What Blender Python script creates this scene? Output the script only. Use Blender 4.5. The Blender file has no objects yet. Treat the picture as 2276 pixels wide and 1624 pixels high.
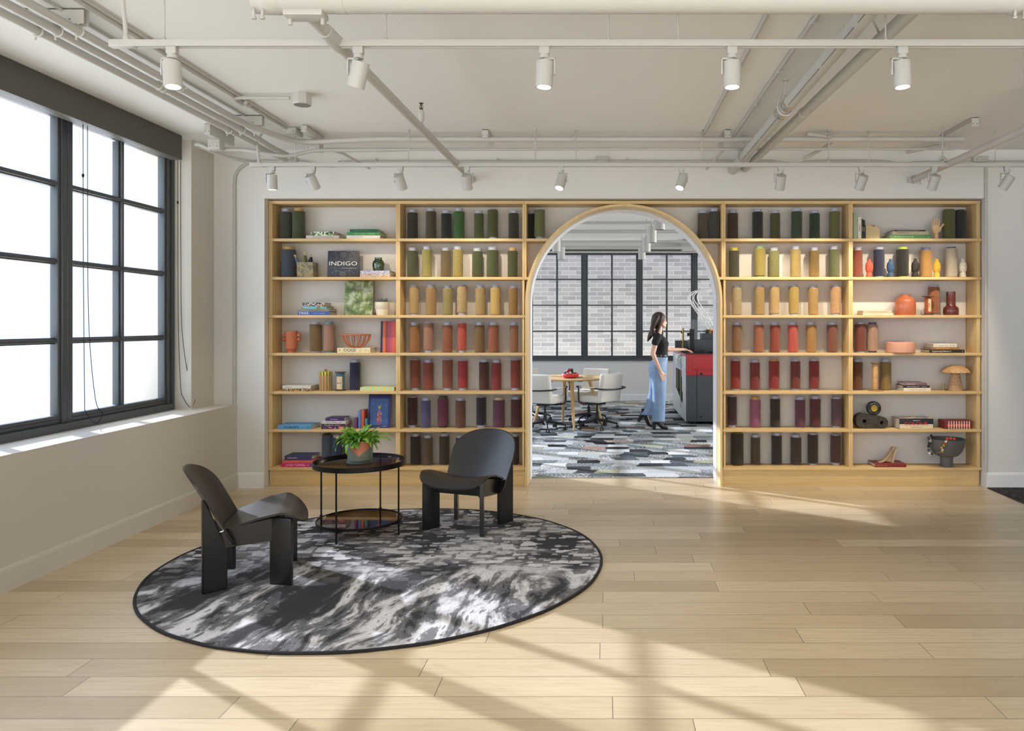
import bpy, bmesh, math, random
from mathutils import Vector, Matrix, noise as mnoise
PI = math.pi
random.seed(7)
SC = bpy.context.scene
COL = SC.collection
F = 1707.0; EYE = 1.55; VX = 1342.0; VY = 720.0      # focal length in px (2276 wide), eye height, vanishing point

# ------------------------------------------------------------------ camera, world, sun, exposure
cam_d = bpy.data.cameras.new('camera'); cam = bpy.data.objects.new('camera', cam_d); COL.objects.link(cam)
cam.location = (0, 0, EYE); cam.rotation_euler = (PI/2, 0, 0)
cam_d.sensor_fit = 'HORIZONTAL'; cam_d.sensor_width = 36.0; cam_d.lens = 36.0*F/2276
cam_d.shift_x = -(VX-1138)/2276; cam_d.shift_y = -(812-VY)/2276
cam_d.clip_start = 0.05; cam_d.clip_end = 200
SC.camera = cam
SC.view_settings.view_transform = 'Standard'; SC.view_settings.look = 'None'
SC.view_settings.exposure = 0.10; SC.view_settings.gamma = 1.0; SC.view_settings.use_curve_mapping = False

# sky with added fill zones: strongest to the right, bright below, dimmer behind, pale ahead
SKY_FRONT = (1.25, 1.6, 2.4); SKY_BACK = (1.15, 1.08, .98); FILL_RIGHT = (14., 14.2, 14.6); SKY_LEFT = (2.9, 3.4, 4.3)  # right zone added to brighten the back room
FILL_GROUND_LEFT = (3.4, 3.5, 3.6); FILL_GROUND_BACK = (8.6, 8.2, 7.4)  # ground glow added to light the ceiling
world = bpy.data.worlds.new('sky'); SC.world = world; world.use_nodes = True
wn = world.node_tree; wn.nodes.clear()
def w_node(k, **kw):
    x = wn.nodes.new('ShaderNode'+k)
    for a_, v_ in kw.items(): setattr(x, a_, v_)
    return x
w_sep = w_node('SeparateXYZ'); wn.links.new(w_node('TexCoord').outputs['Generated'], w_sep.inputs[0])
def w_step(axis, a0, a1):
    m_ = w_node('MapRange'); m_.inputs['From Min'].default_value = a0; m_.inputs['From Max'].default_value = a1
    wn.links.new(w_sep.outputs[axis], m_.inputs['Value']); return m_.outputs[0]
def w_mix(f_, a_, b_):
    m_ = w_node('Mix', data_type='RGBA')
    wn.links.new(f_, m_.inputs[0])
    for i_, v_ in ((6, a_), (7, b_)):
        if isinstance(v_, tuple): m_.inputs[i_].default_value = (*v_, 1)
        else: wn.links.new(v_, m_.inputs[i_])
    return m_.outputs[2]
w_c = w_mix(w_step('X', -.15, -.45), SKY_BACK, SKY_LEFT)
w_m = w_step('Z', -.10, -.24)
w_r = w_node('Math', operation='MULTIPLY'); wn.links.new(w_step('X', .35, .6), w_r.inputs[0]); wn.links.new(w_step('Y', -.35, -.1), w_r.inputs[1])
w_c = w_mix(w_r.outputs[0], w_c, FILL_RIGHT)
w_c = w_mix(w_step('Y', .45, .66), w_c, SKY_FRONT)
w_c = w_mix(w_m, w_c, w_mix(w_step('X', -.05, -.4), FILL_GROUND_BACK, FILL_GROUND_LEFT))
w_bg = w_node('Background'); w_out = w_node('OutputWorld'); wn.links.new(w_c, w_bg.inputs['Color']); wn.links.new(w_bg.outputs[0], w_out.inputs[0])

SUN_DIR = Vector((2.05, -1.435, -1.0)).normalized()
sun_d = bpy.data.lights.new('sun', 'SUN'); sun_d.energy = 6.4; sun_d.angle = math.radians(0.6); sun_d.color = (0.94, 0.98, 1.12)
sun = bpy.data.objects.new('sun', sun_d); COL.objects.link(sun)
sun.rotation_euler = SUN_DIR.to_track_quat('-Z', 'Y').to_euler(); sun.location = (-12, 12, 9)
SPOT_W = 22.0                                        # each track lamp

# ------------------------------------------------------------------ helpers
def PX(px, Y): return (px-VX)/F*Y
def PZ(py, Y): return EYE-(py-VY)/F*Y
def lin(r, g, b):
    f = lambda c: (c/255/12.92) if c/255 <= .04045 else ((c/255+.055)/1.055)**2.4
    return (f(r), f(g), f(b), 1.0)

class NT:
    def __init__(s, name):
        s.m = bpy.data.materials.new(name); s.m.use_nodes = True; s.t = s.m.node_tree; s.t.nodes.clear()
        s.out = s.n('OutputMaterial'); s.b = s.n('BsdfPrincipled'); s.l(s.b.outputs[0], s.out.inputs[0])
    def n(s, k, **kw):
        x = s.t.nodes.new('ShaderNode'+k)
        for a, v in kw.items(): setattr(x, a, v)
        return x
    def l(s, a, b): s.t.links.new(a, b)
    def put(s, sock, v):
        if hasattr(v, 'is_output'): s.l(v, sock)
        elif v is not None: sock.default_value = v
    def math(s, op, a, b=None, c=None):
        x = s.n('Math', operation=op)
        s.put(x.inputs[0], a)
        if b is not None: s.put(x.inputs[1], b)
        if c is not None: s.put(x.inputs[2], c)
        return x.outputs[0]
    def mix(s, f, a, b, mode='MIX'):
        x = s.n('Mix', data_type='RGBA', blend_type=mode)
        s.put(x.inputs[0], f); s.put(x.inputs[6], a); s.put(x.inputs[7], b); return x.outputs[2]
    def obj(s): return s.n('TexCoord').outputs['Object']
    def gen(s): return s.n('TexCoord').outputs['Generated']
    def sep(s, v):
        x = s.n('SeparateXYZ'); s.l(v, x.inputs[0]); return x.outputs
    def comb(s, x=0.0, y=0.0, z=0.0):
        c = s.n('CombineXYZ'); s.put(c.inputs[0], x); s.put(c.inputs[1], y); s.put(c.inputs[2], z); return c.outputs[0]
    def map(s, v, scale=(1, 1, 1), loc=(0, 0, 0), rot=(0, 0, 0)):
        x = s.n('Mapping'); s.l(v, x.inputs[0]); x.inputs['Scale'].default_value = scale
        x.inputs['Location'].default_value = loc; x.inputs['Rotation'].default_value = rot; return x.outputs[0]
    def noise(s, v, scale=5, detail=3, rough=.5, dist=0.0):
        x = s.n('TexNoise'); s.l(v, x.inputs['Vector']); x.inputs['Scale'].default_value = scale
        x.inputs['Detail'].default_value = detail; x.inputs['Roughness'].default_value = rough
        x.inputs['Distortion'].default_value = dist; return x.outputs['Fac']
    def white(s, v):
        x = s.n('TexWhiteNoise', noise_dimensions='3D'); s.l(v, x.inputs[0]); return x.outputs['Value']
    def ramp(s, f, stops, mode='LINEAR'):
        x = s.n('ValToRGB'); s.put(x.inputs[0], f); r = x.color_ramp; r.interpolation = mode
        while len(r.elements) < len(stops): r.elements.new(.5)
        for e, (p, c) in zip(r.elements, stops):
            e.position = p; e.color = c if hasattr(c, '__len__') else (c, c, c, 1)
        return x.outputs[0]
    def mr(s, v, a, b, c=0.0, d=1.0):
        x = s.n('MapRange'); s.put(x.inputs[0], v)
        for i, k in zip((1, 2, 3, 4), (a, b, c, d)): x.inputs[i].default_value = k
        return x.outputs[0]
    def bump(s, h, st=.2, dist=.01):
        x = s.n('Bump'); s.l(h, x.inputs['Height']); x.inputs['Strength'].default_value = st
        x.inputs['Distance'].default_value = dist; s.l(x.outputs[0], s.b.inputs['Normal'])
    def set(s, **k):
        for a, v in k.items(): s.put(s.b.inputs[a.replace('_', ' ')], v)
        return s

def simple(name, col, rough=.5, metal=0.0, var=.06, scale=8, bump=0.0, coat=0.0, bscale=None):
    m = NT(name); o = m.obj(); n = m.noise(o, scale, 3)
    c2 = tuple(min(1, x*(1+var)) for x in col[:3])+(1,); c1 = tuple(x*(1-var) for x in col[:3])+(1,)
    m.set(Base_Color=m.mix(n, c1, c2), Roughness=rough, Metallic=metal, Coat_Weight=coat)
    if bump: m.bump(m.noise(o, bscale or scale*12, 2), bump, .004)
    return m.m

def objcol(name, rough=.5, bump=0.0, metal=0.0, coat=0.0, scale=60):
    m = NT(name); oi = m.n('ObjectInfo').outputs['Color']; n = m.noise(m.obj(), scale, 3)
    m.set(Base_Color=m.mix(m.mr(n, .3, .7, 0, .16), oi, (0, 0, 0, 1)), Roughness=rough, Metallic=metal, Coat_Weight=coat)
    if bump: m.bump(n, bump, .003)
    return m.m

# ---- mesh builders
def add_geo(bm, vs, fs, smooth=True):
    v = [bm.verts.new(p) for p in vs]; out = []
    for f in fs:
        try: q = bm.faces.new([v[i] for i in f]); q.smooth = smooth; out.append(q)
        except ValueError: pass
    return v, out
def NB(): return bmesh.new()
def add_box(bm, x0, x1, y0, y1, z0, z1, bev=0.0, M=None, seg=2):
    t = bmesh.new(); bmesh.ops.create_cube(t, size=1)
    for v in t.verts: v.co = Vector(((x0+x1)/2+v.co.x*(x1-x0), (y0+y1)/2+v.co.y*(y1-y0), (z0+z1)/2+v.co.z*(z1-z0)))
    if bev: bmesh.ops.bevel(t, geom=list(t.edges), offset=bev, segments=seg, profile=.6, affect='EDGES')
    merge(bm, t, M); return bm
def merge(bm, t, M=None, smooth=None):
    idx = {}
    for v in t.verts: idx[v] = bm.verts.new(M @ v.co if M else v.co)
    for f in t.faces:
        try:
            q = bm.faces.new([idx[v] for v in f.verts]); q.smooth = True if smooth is None else smooth; q.material_index = f.material_index
        except ValueError: pass
    t.free()
def frame_at(d):
    d = d.normalized(); up = Vector((0, 0, 1)) if abs(d.z) < .95 else Vector((1, 0, 0))
    a = d.cross(up).normalized(); return a, a.cross(d).normalized()
def add_tube(bm, pts, r, seg=8, closed=False, caps=True):
    pts = [Vector(p) for p in pts]; n = len(pts); R = r if hasattr(r, '__len__') else [r]*n
    rings = []; a = None
    for i, p in enumerate(pts):
        if closed: d = pts[(i+1) % n]-pts[i-1]
        else: d = pts[min(i+1, n-1)]-pts[max(i-1, 0)]
        d.normalize()
        if a is None: a, b = frame_at(d)
        else:
            a = (a-d*a.dot(d)).normalized(); b = d.cross(a)*-1; 
        b = a.cross(d)
        rings.append([bm.verts.new(p+a*math.cos(t*2*PI/seg)*R[i]+b*math.sin(t*2*PI/seg)*R[i]) for t in range(seg)])
    m = n if closed else n-1
    for i in range(m):
        A, B = rings[i], rings[(i+1) % n]
        for k in range(seg):
            f = bm.faces.new([A[k], A[(k+1) % seg], B[(k+1) % seg], B[k]]); f.smooth = True
    if caps and not closed:
        bm.faces.new(rings[0][::-1]); bm.faces.new(rings[-1])
    return bm
def smooth_path(pts, k=6, closed=False):
    P = [Vector(p) for p in pts]; out = []; n = len(P)
    rng = range(n if closed else n-1)
    for i in rng:
        g = lambda j: P[j % n] if closed else P[max(0, min(n-1, j))]
        p0, p1, p2, p3 = g(i-1), g(i), g(i+1), g(i+2)
        for s in range(k):
            t = s/k
            out.append(.5*((2*p1)+(-p0+p2)*t+(2*p0-5*p1+4*p2-p3)*t*t+(-p0+3*p1-3*p2+p3)*t**3))
    if not closed: out.append(P[-1])
    return out
def add_lathe(bm, prof, seg=28, c=(0, 0, 0), M=None, wob=None, sx=1, sy=1):
    t = bmesh.new(); rings = []
    for j, (r, z) in enumerate(prof):
        if r <= 1e-6: rings.append([t.verts.new((c[0], c[1], c[2]+z))]); continue
        rings.append([t.verts.new((c[0]+sx*r*math.cos(a*2*PI/seg), c[1]+sy*r*math.sin(a*2*PI/seg), c[2]+z)) for a in range(seg)])
    for A, B in zip(rings, rings[1:]):
        for k in range(seg):
            q = [A[k % len(A)], A[(k+1) % len(A)], B[(k+1) % len(B)], B[k % len(B)]]
            q = list(dict.fromkeys(q))
            if len(q) > 2:
                try: t.faces.new(q).smooth = True
                except ValueError: pass
    merge(bm, t, M); return bm
def add_cyl(bm, p0, p1, r0, r1=None, seg=16):
    r1 = r0 if r1 is None else r1; return add_tube(bm, [p0, p1], [r0, r1], seg)
def add_ball(bm, c, r, seg=12, sc=(1, 1, 1), M=None):
    t = bmesh.new(); bmesh.ops.create_uvsphere(t, u_segments=seg, v_segments=max(6, seg//2+2), radius=r)
    for v in t.verts: v.co = Vector((v.co.x*sc[0]+c[0], v.co.y*sc[1]+c[1], v.co.z*sc[2]+c[2]))
    merge(bm, t, M); return bm
def add_prism(bm, poly, y0, y1, axis='Y', M=None, bev=0.0):
    t = bmesh.new()
    def pt(a, b, k): return {'Y': (a, k, b), 'Z': (a, b, k), 'X': (k, a, b)}[axis]
    A = [t.verts.new(pt(a, b, y0)) for a, b in poly]; B = [t.verts.new(pt(a, b, y1)) for a, b in poly]
    n = len(poly); t.faces.new(A); t.faces.new(B[::-1])
    for i in range(n): t.faces.new([A[i], B[i], B[(i+1) % n], A[(i+1) % n]])
    if bev: bmesh.ops.bevel(t, geom=[e for e in t.edges], offset=bev, segments=1, affect='EDGES')
    merge(bm, t, M); return bm
def add_caps(bm, p0, p1, r0, r1, seg=12):
    """tapered capsule"""
    p0 = Vector(p0); p1 = Vector(p1); d = p1-p0; L = max(d.length, 1e-5); a, b = frame_at(d); d = d.normalized(); t = []
    n = 5; st = []
    for i in range(n+1): th = -PI/2+PI/2*i/n; st.append((p0+d*math.sin(th)*r0, r0*math.cos(th)))
    for i in range(n+1): th = PI/2*i/n; st.append((p1+d*math.sin(th)*r1, r1*math.cos(th)))
    prev = None
    for c, r in st:
        ring = [bm.verts.new(c)] if r < 1e-5 else [bm.verts.new(c+a*math.cos(k*2*PI/seg)*r+b*math.sin(k*2*PI/seg)*r) for k in range(seg)]
        if prev:
            for k in range(seg):
                q = list(dict.fromkeys([prev[k % len(prev)], prev[(k+1) % len(prev)], ring[(k+1) % len(ring)], ring[k % len(ring)]]))
                if len(q) > 2: bm.faces.new(q)
        prev = ring
    return bm
def add_loft(bm, rings, seg=20, caps=True):
    """rings: (centre, rx, ry, [rotation about z]) horizontal ellipses"""
    prev = None; first = None
    for c, rx, ry, *rt in rings:
        a0 = rt[0] if rt else 0
        R = []
        for k in range(seg):
            t = k*2*PI/seg; x = rx*math.cos(t); y = ry*math.sin(t)
            R.append(bm.verts.new((c[0]+x*math.cos(a0)-y*math.sin(a0), c[1]+x*math.sin(a0)+y*math.cos(a0), c[2])))
        if prev:
            for k in range(seg): bm.faces.new([prev[k], prev[(k+1) % seg], R[(k+1) % seg], R[k]]).smooth = True
        else: first = R
        prev = R
    if caps: bm.faces.new(first[::-1]); bm.faces.new(prev)
    return bm

def mesh_of(name, bm, m, sharp=38):
    bmesh.ops.recalc_face_normals(bm, faces=bm.faces)
    for e in bm.edges:
        if len(e.link_faces) == 2 and e.calc_face_angle(0) > math.radians(sharp): e.smooth = False
    me = bpy.data.meshes.new(name); bm.to_mesh(me); bm.free()
    for x in (m if isinstance(m, (list, tuple)) else [m]): me.materials.append(x)
    return me
def obj(name, bm, m, parent=None, color=None, kind=None, label=None, sharp=38):
    me = mesh_of(name, bm, m, sharp) if isinstance(bm, bmesh.types.BMesh) else bm
    o = bpy.data.objects.new(name, me); COL.objects.link(o)
    if parent: o.parent = parent
    if color: o.color = color
    if kind: o['kind'] = kind
    if label: o['label'] = label
    return o
def tag(o, label, cat, group=None):
    o['label'] = label; o['category'] = cat
    if group: o['group'] = group
    return o
def thing(name, label, cat, loc=(0, 0, 0), rz=0, group=None, scale=None):
    o = bpy.data.objects.new(name, None); COL.objects.link(o); o.empty_display_size = .05
    o.location = loc; o.rotation_euler = (0, 0, rz)
    if scale: o.scale = scale
    return tag(o, label, cat, group)
def struct(name, bm, m, parent=None, sharp=38):
    o = obj(name, bm, m, parent, sharp=sharp)
    if not parent: o['kind'] = 'structure'
    return o
def dup(root, loc, rz, label, group=None):
    r = root.copy(); COL.objects.link(r); r.location = loc; r.rotation_euler = (0, 0, rz); r['label'] = label
    if group: r['group'] = group
    for ch in list(root.children):
        c = ch.copy(); COL.objects.link(c); c.parent = r
        for g in ch.children:
            d = g.copy(); COL.objects.link(d); d.parent = c
    return r
def text_mesh(s, size, m, parent, loc, rot=(PI/2, 0, 0), name='lettering', color=None, bold=0.0, width=None, extrude=.0004, align='CENTER', label=None):
    cu = bpy.data.curves.new('t', 'FONT'); cu.body = s; cu.size = size; cu.align_x = align; cu.align_y = 'CENTER'
    cu.extrude = extrude; cu.offset = bold; cu.resolution_u = 2
    t = bpy.data.objects.new('t', cu); COL.objects.link(t)
    dg = bpy.context.evaluated_depsgraph_get(); dg.update()
    me = bpy.data.meshes.new_from_object(t.evaluated_get(dg)); bpy.data.objects.remove(t)
    if width and len(me.vertices):
        xs = [v.co.x for v in me.vertices]; w = max(xs)-min(xs); k = width/max(w, 1e-6)
        for v in me.vertices: v.co.x *= k
    me.materials.clear(); me.materials.append(m)
    o = obj(name, me, m, parent, color=color, label=label); o.location = loc; o.rotation_euler = rot
    return o
# ------------------------------------------------------------------ materials
def m_floor():
    m = NT('oak_planks'); p = m.sep(m.obj()); H = .1795
    ry = m.math('DIVIDE', m.math('ADD', p[1], .033), H); row = m.math('FLOOR', ry)
    sh = m.math('MULTIPLY', m.white(m.comb(row, 3.0, 0)), 7.0)
    L = 1.55; rx = m.math('DIVIDE', m.math('ADD', p[0], sh), L); ix = m.math('FLOOR', rx)
    rnd = m.white(m.comb(row, ix, 1.0)); rnd2 = m.white(m.comb(row, ix, 5.0))
    fy = m.math('FRACT', ry); fx = m.math('FRACT', rx)
    ey = m.math('MINIMUM', fy, m.math('SUBTRACT', 1.0, fy)); ex = m.math('MINIMUM', fx, m.math('SUBTRACT', 1.0, fx))
    gap = m.math('MINIMUM', m.math('MULTIPLY', ey, H), m.math('MULTIPLY', ex, L))
    gm = m.mr(gap, .0008, .0024, 1, 0)
    v = m.comb(m.math('ADD', p[0], m.math('MULTIPLY', rnd, 9.0)), m.math('MULTIPLY', p[1], 1.0), rnd2)
    g1 = m.noise(m.map(v, (1.6, 26, 1)), 2.2, 6, .62, .6); g2 = m.noise(m.map(v, (5, 120, 1)), 2, 4, .7)
    g3 = m.noise(m.map(v, (.8, 3, 1)), 1.5, 2)
    base = m.mix(rnd, lin(174, 157, 126), lin(208, 192, 162))
    base = m.mix(m.mr(g1, .45, .75, 0, .5), base, lin(156, 132, 96))
    base = m.mix(m.mr(g2, .58, .76, 0, .4), base, lin(128, 98, 66))
    base = m.mix(m.mr(g3, .35, .75, 0, .22), base, lin(210, 194, 162))
    base = m.mix(m.math('MULTIPLY', gm, .85), base, lin(70, 52, 34))
    m.set(Base_Color=base, Roughness=m.mr(g1, .3, .8, .34, .46), Specular_IOR_Level=.6, Coat_Weight=.35, Coat_Roughness=.3)
    m.bump(m.math('SUBTRACT', m.math('MULTIPLY', g2, .15), m.math('MULTIPLY', gm, 1.0)), .25, .002)
    return m.m
def m_ply(name, ax, a=(218, 188, 134), b=(204, 172, 116)):
    m = NT(name); sc = {'X': (1.2, 30, 30), 'Z': (30, 30, 1.2)}[ax]
    n = m.noise(m.map(m.obj(), sc), 1.5, 5, .6, .8); n2 = m.noise(m.map(m.obj(), tuple(s*4 for s in sc)), 1.5, 3)
    c = m.mix(m.mr(n, .3, .7), lin(*a), lin(*b)); c = m.mix(m.mr(n2, .6, .8, 0, .15), c, lin(150, 112, 62))
    m.set(Base_Color=c, Roughness=.45); m.bump(n2, .05, .001); return m.m
def m_paint(name, c, rough=.6, b=.06):
    m = NT(name); o = m.obj(); n = m.noise(o, 1.3, 3); n2 = m.noise(o, 90, 2)
    m.set(Base_Color=m.mix(n, lin(*[x-3 for x in c]), lin(*[min(255, x+3) for x in c])), Roughness=rough); m.bump(n2, b, .001); return m.m
def m_ceiling():
    m = NT('ceiling_paint'); o = m.obj(); p = m.sep(o)
    n = m.noise(o, .8, 4); n2 = m.noise(o, 40, 3)
    def seam(c, L, off, w=.006):
        f = m.math('FRACT', m.math('DIVIDE', m.math('ADD', c, off), L)); e = m.math('MULTIPLY', m.math('MINIMUM', f, m.math('SUBTRACT', 1.0, f)), L)
        return m.mr(e, 0, w, 1, 0)
    s = m.math('MAXIMUM', seam(p[0], 2.44, 1.1), seam(p[1], 1.22, .3))
    s = m.math('MULTIPLY', s, m.mr(m.noise(o, 3, 2), .4, .6))
    m.set(Base_Color=m.mix(n, lin(224, 225, 222), lin(230, 230, 228)), Roughness=.75)
    m.bump(m.math('ADD', m.math('MULTIPLY', n2, .25), s), .25, .003); return m.m
def m_yarn():
    m = NT('yarn'); oi = m.n('ObjectInfo'); p = m.obj()
    sp = m.sep(p); ang = m.math('ARCTAN2', sp[1], sp[0])
    q = m.comb(m.math('MULTIPLY', ang, .35), m.math('ADD', m.math('MULTIPLY', sp[2], 13.0), m.math('MULTIPLY', m.math('SINE', m.math('MULTIPLY', ang, 2.0)), .06)), m.math('MULTIPLY', oi.outputs['Random'], 40))
    n = m.noise(q, 15, 3, .7, .5); n2 = m.noise(p, 260, 2)
    c = m.mix(m.mr(n, .36, .6, .55, 0), oi.outputs['Color'], (0, 0, 0, 1))
    c = m.mix(m.mr(n2, .55, .75, 0, .3), c, m.mix(.5, oi.outputs['Color'], (1, 1, .9, 1)))
    m.set(Base_Color=c, Roughness=.8, Sheen_Weight=.25, Specular_IOR_Level=.25); m.bump(n, .8, .004); return m.m
def m_cells():
    """back room carpet: planks of random grey patches with dashes"""
    m = NT('patchwork_carpet'); o = m.obj(); p = m.sep(o); H = .19
    ry = m.math('DIVIDE', p[1], H); row = m.math('FLOOR', ry); sh = m.math('MULTIPLY', m.white(m.comb(row, 2.0, 0)), 3.0)
    rx = m.math('DIVIDE', m.math('ADD', m.math('ADD', p[0], sh), m.math('MULTIPLY', m.noise(o, 1.2, 2), .5)), .27); ix = m.math('FLOOR', rx)
    a = m.white(m.comb(row, ix, 0)); b = m.white(m.comb(row, ix, 7.0))
    col = m.ramp(a, [(0, lin(40, 43, 47)), (.16, lin(84, 92, 98)), (.28, lin(170, 176, 180)), (.5, lin(206, 208, 210)), (.66, lin(140, 148, 150)), (.78, lin(158, 160, 138)), (.86, lin(58, 62, 66)), (.94, lin(160, 122, 104))], 'CONSTANT')
    dash = m.noise(m.map(o, (1, 1.6, 1)), 46, 1); dm = m.math('MULTIPLY', m.mr(dash, .49, .53), m.mr(b, .35, .4))
    col = m.mix(m.math('MULTIPLY', dm, .8), col, m.ramp(m.white(m.comb(ix, row, 3.0)), [(0, lin(205, 207, 205)), (.5, lin(50, 54, 58))], 'CONSTANT'))
    fi = m.noise(o, 300, 2); col = m.mix(m.mr(fi, .4, .7, 0, .22), col, (.02, .02, .02, 1))
    m.set(Base_Color=col, Roughness=.95, Specular_IOR_Level=.1); m.bump(fi, .5, .003); return m.m
def m_dark_carpet():
    m = NT('dark_carpet'); o = m.obj(); a = m.noise(m.map(o, (1, 2.4, 1)), 55, 3); b = m.noise(o, 6, 3)
    m.set(Base_Color=m.mix(m.mr(a, .5, .62), lin(38, 38, 42), m.mix(b, lin(120, 118, 112), lin(70, 72, 78))), Roughness=.95, Specular_IOR_Level=.1); m.bump(a, .5, .004); return m.m
def m_rug():
    m = NT('rug_pile'); o = m.obj(); p = m.sep(o)
    def sc(a): return [(k, lin(v, v, v+3)) for k, v in a]
    rag = m.math('MULTIPLY', m.math('SUBTRACT', m.noise(o, 26, 4, .7), .5), .22)
    wv = m.math('MULTIPLY', m.math('SUBTRACT', m.noise(o, 1.4, 2), .5), .6)
    # broad layout of dark, grey and pale areas, drawn out sideways
    big = m.math('ADD', m.noise(m.map(o, (1.5, 2.6, 1), (.3, 1.7, 0)), 1.25, 4, .55), m.math('ADD', m.math('MULTIPLY', rag, .5), m.math('MULTIPLY', m.math('SUBTRACT', m.math('MULTIPLY', p[0], .2), p[1]), .045)))  # paler toward the front and right, sunlight put into the pattern
    q1 = m.comb(m.math('ADD', m.math('SUBTRACT', p[0], m.math('MULTIPLY', p[1], .16)), m.math('MULTIPLY', wv, .6)), m.math('MULTIPLY', p[1], .30), 2.0)
    s = m.math('ADD', m.noise(q1, 6.2, 5, .62, .3), m.math('ADD', m.math('MULTIPLY', rag, .45), m.math('MULTIPLY', m.math('ADD', p[0], .3), .035)))  # streaks paler to the right, sunlight put into the colour
    streak = m.ramp(s, sc([(0, 26), (.40, 34), (.465, 42), (.48, 84), (.535, 108), (.555, 164), (.60, 204), (.65, 214), (.67, 128), (.72, 112)]))
    # short sideways dabs in loose rows
    def dabs(sx, sy, off, th):
        v = m.n('TexVoronoi'); v.voronoi_dimensions = '2D'; v.distance = 'CHEBYCHEV'; v.inputs['Scale'].default_value = 1; v.inputs['Randomness'].default_value = .8
        m.l(m.map(m.comb(m.math('ADD', p[0], m.math('MULTIPLY', wv, .3)), m.math('ADD', p[1], m.math('MULTIPLY', rag, .10)), 0), (sx, sy, 1), (off, off*2, 0)), v.inputs['Vector'])
        c = m.sep(v.outputs['Color']); d = m.math('ADD', v.outputs['Distance'], m.math('MULTIPLY', rag, 2.2))
        return m.math('MULTIPLY', m.mr(d, th, th-.03), m.mr(m.math('ADD', m.math('MULTIPLY', c[0], .5), big), .70, .73)), c[1]
    d1, r1 = dabs(7.5, 13, 0, .40); d2, r2 = dabs(14, 21, 3.3, .36)
    ground = m.ramp(big, sc([(0, 28), (.42, 34), (.45, 66), (.49, 94), (.55, 108), (.59, 124), (.62, 176), (.70, 200)]))
    weave = m.mix(d1, ground, m.mix(r1, lin(146, 147, 152), lin(214, 214, 215)))
    weave = m.mix(m.math('MULTIPLY', d2, .8), weave, m.mix(r2, lin(110, 110, 116), lin(206, 206, 208)))
    back = m.mr(m.math('ADD', m.math('ADD', p[1], m.math('MULTIPLY', rag, 1.2)), m.math('MULTIPLY', wv, 1.6)), -.22, .02)
    col = m.mix(back, streak, weave); col = m.mix(m.math('MULTIPLY', d1, m.mr(p[1], -.5, .1, .0, .5)), col, lin(196, 196, 198))
    fi = m.noise(o, 190, 3, .7); col = m.mix(m.mr(fi, .40, .72, 0, .30), col, (.012, .012, .014, 1))
    m.set(Base_Color=col, Roughness=1.0, Sheen_Weight=.1, Specular_IOR_Level=.05); m.bump(m.math('ADD', fi, m.math('MULTIPLY', s, .6)), .5, .006); return m.m
def m_glass(name, tint=(1, 1, 1), gloss=.06, rough=.0, fk=.7):
    m = NT(name); tr = m.n('BsdfTransparent'); gl = m.n('BsdfGlossy'); mx = m.n('MixShader'); lw = m.n('LayerWeight')
    tr.inputs[0].default_value = (*tint, 1); gl.inputs['Roughness'].default_value = rough; lw.inputs[0].default_value = .35
    n = m.noise(m.obj(), 3, 2)
    f = m.math('ADD', m.math('MULTIPLY', lw.outputs['Fresnel'], fk), m.mr(n, 0, 1, gloss*.8, gloss*1.2))
    m.l(f, mx.inputs[0]); m.l(tr.outputs[0], mx.inputs[1]); m.l(gl.outputs[0], mx.inputs[2]); m.l(mx.outputs[0], m.out.inputs[0]); return m.m
def m_brick():
    m = NT('grey_brick'); p = m.sep(m.obj()); v = m.comb(p[0], p[2], 0)
    b = m.n('TexBrick'); m.l(v, b.inputs['Vector']); b.inputs['Scale'].default_value = 1; b.inputs['Brick Width'].default_value = .335
    b.inputs['Row Height'].default_value = .101; b.inputs['Mortar Size'].default_value = .006; b.inputs['Mortar Smooth'].default_value = .1
    b.inputs['Color1'].default_value = lin(104, 103, 105); b.inputs['Color2'].default_value = lin(134, 132, 132); b.inputs['Mortar'].default_value = lin(158, 158, 157)
    m.set(Base_Color=m.mix(m.mr(m.noise(m.obj(), 4, 4), .3, .8, 0, .3), b.outputs['Color'], lin(142, 143, 146)), Roughness=.85); m.bump(b.outputs['Fac'], -.3, .01); return m.m
def m_emit(name, c, st):
    m = NT(name); e = m.n('Emission'); p = m.gen(); n = m.noise(p, 2, 1)
    e.inputs[0].default_value = (*c, 1); m.l(m.mr(n, 0, 1, st*.97, st*1.03), e.inputs[1]); m.l(e.outputs[0], m.out.inputs[0]); return m.m
def m_denim():
    m = NT('denim'); o = m.obj(); n = m.noise(o, 5, 4); t = m.noise(m.map(o, (1, 1, .3)), 240, 2)
    c = m.mix(m.mr(n, .3, .7), lin(118, 146, 182), lin(150, 176, 206)); c = m.mix(m.mr(t, .5, .7, 0, .3), c, lin(190, 205, 222))
    m.set(Base_Color=c, Roughness=.85); m.bump(t, .3, .002); return m.m
def m_leaf():
    m = NT('leaf'); o = m.obj(); n = m.noise(o, 14, 3)
    m.set(Base_Color=m.mix(m.mr(n, .35, .7), lin(56, 112, 36), lin(142, 194, 60)), Roughness=.32, Subsurface_Weight=.1, Subsurface_Radius=(.01, .02, .005)); return m.m
def m_pot():
    m = NT('two_tone_glaze'); p = m.sep(m.obj()); k = m.math('SUBTRACT', m.math('MULTIPLY', m.math('ABSOLUTE', m.math('SUBTRACT', p[0], .018)), .92), m.math('SUBTRACT', p[2], .056))
    f = m.mr(k, -.0008, .0008); n = m.noise(m.obj(), 40, 3)
    g = m.mix(n, lin(92, 104, 92), lin(118, 128, 114)); t = m.mix(n, lin(188, 108, 78), lin(204, 124, 94))
    m.set(Base_Color=m.mix(f, t, g), Roughness=.28, Coat_Weight=.4); return m.m
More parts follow.
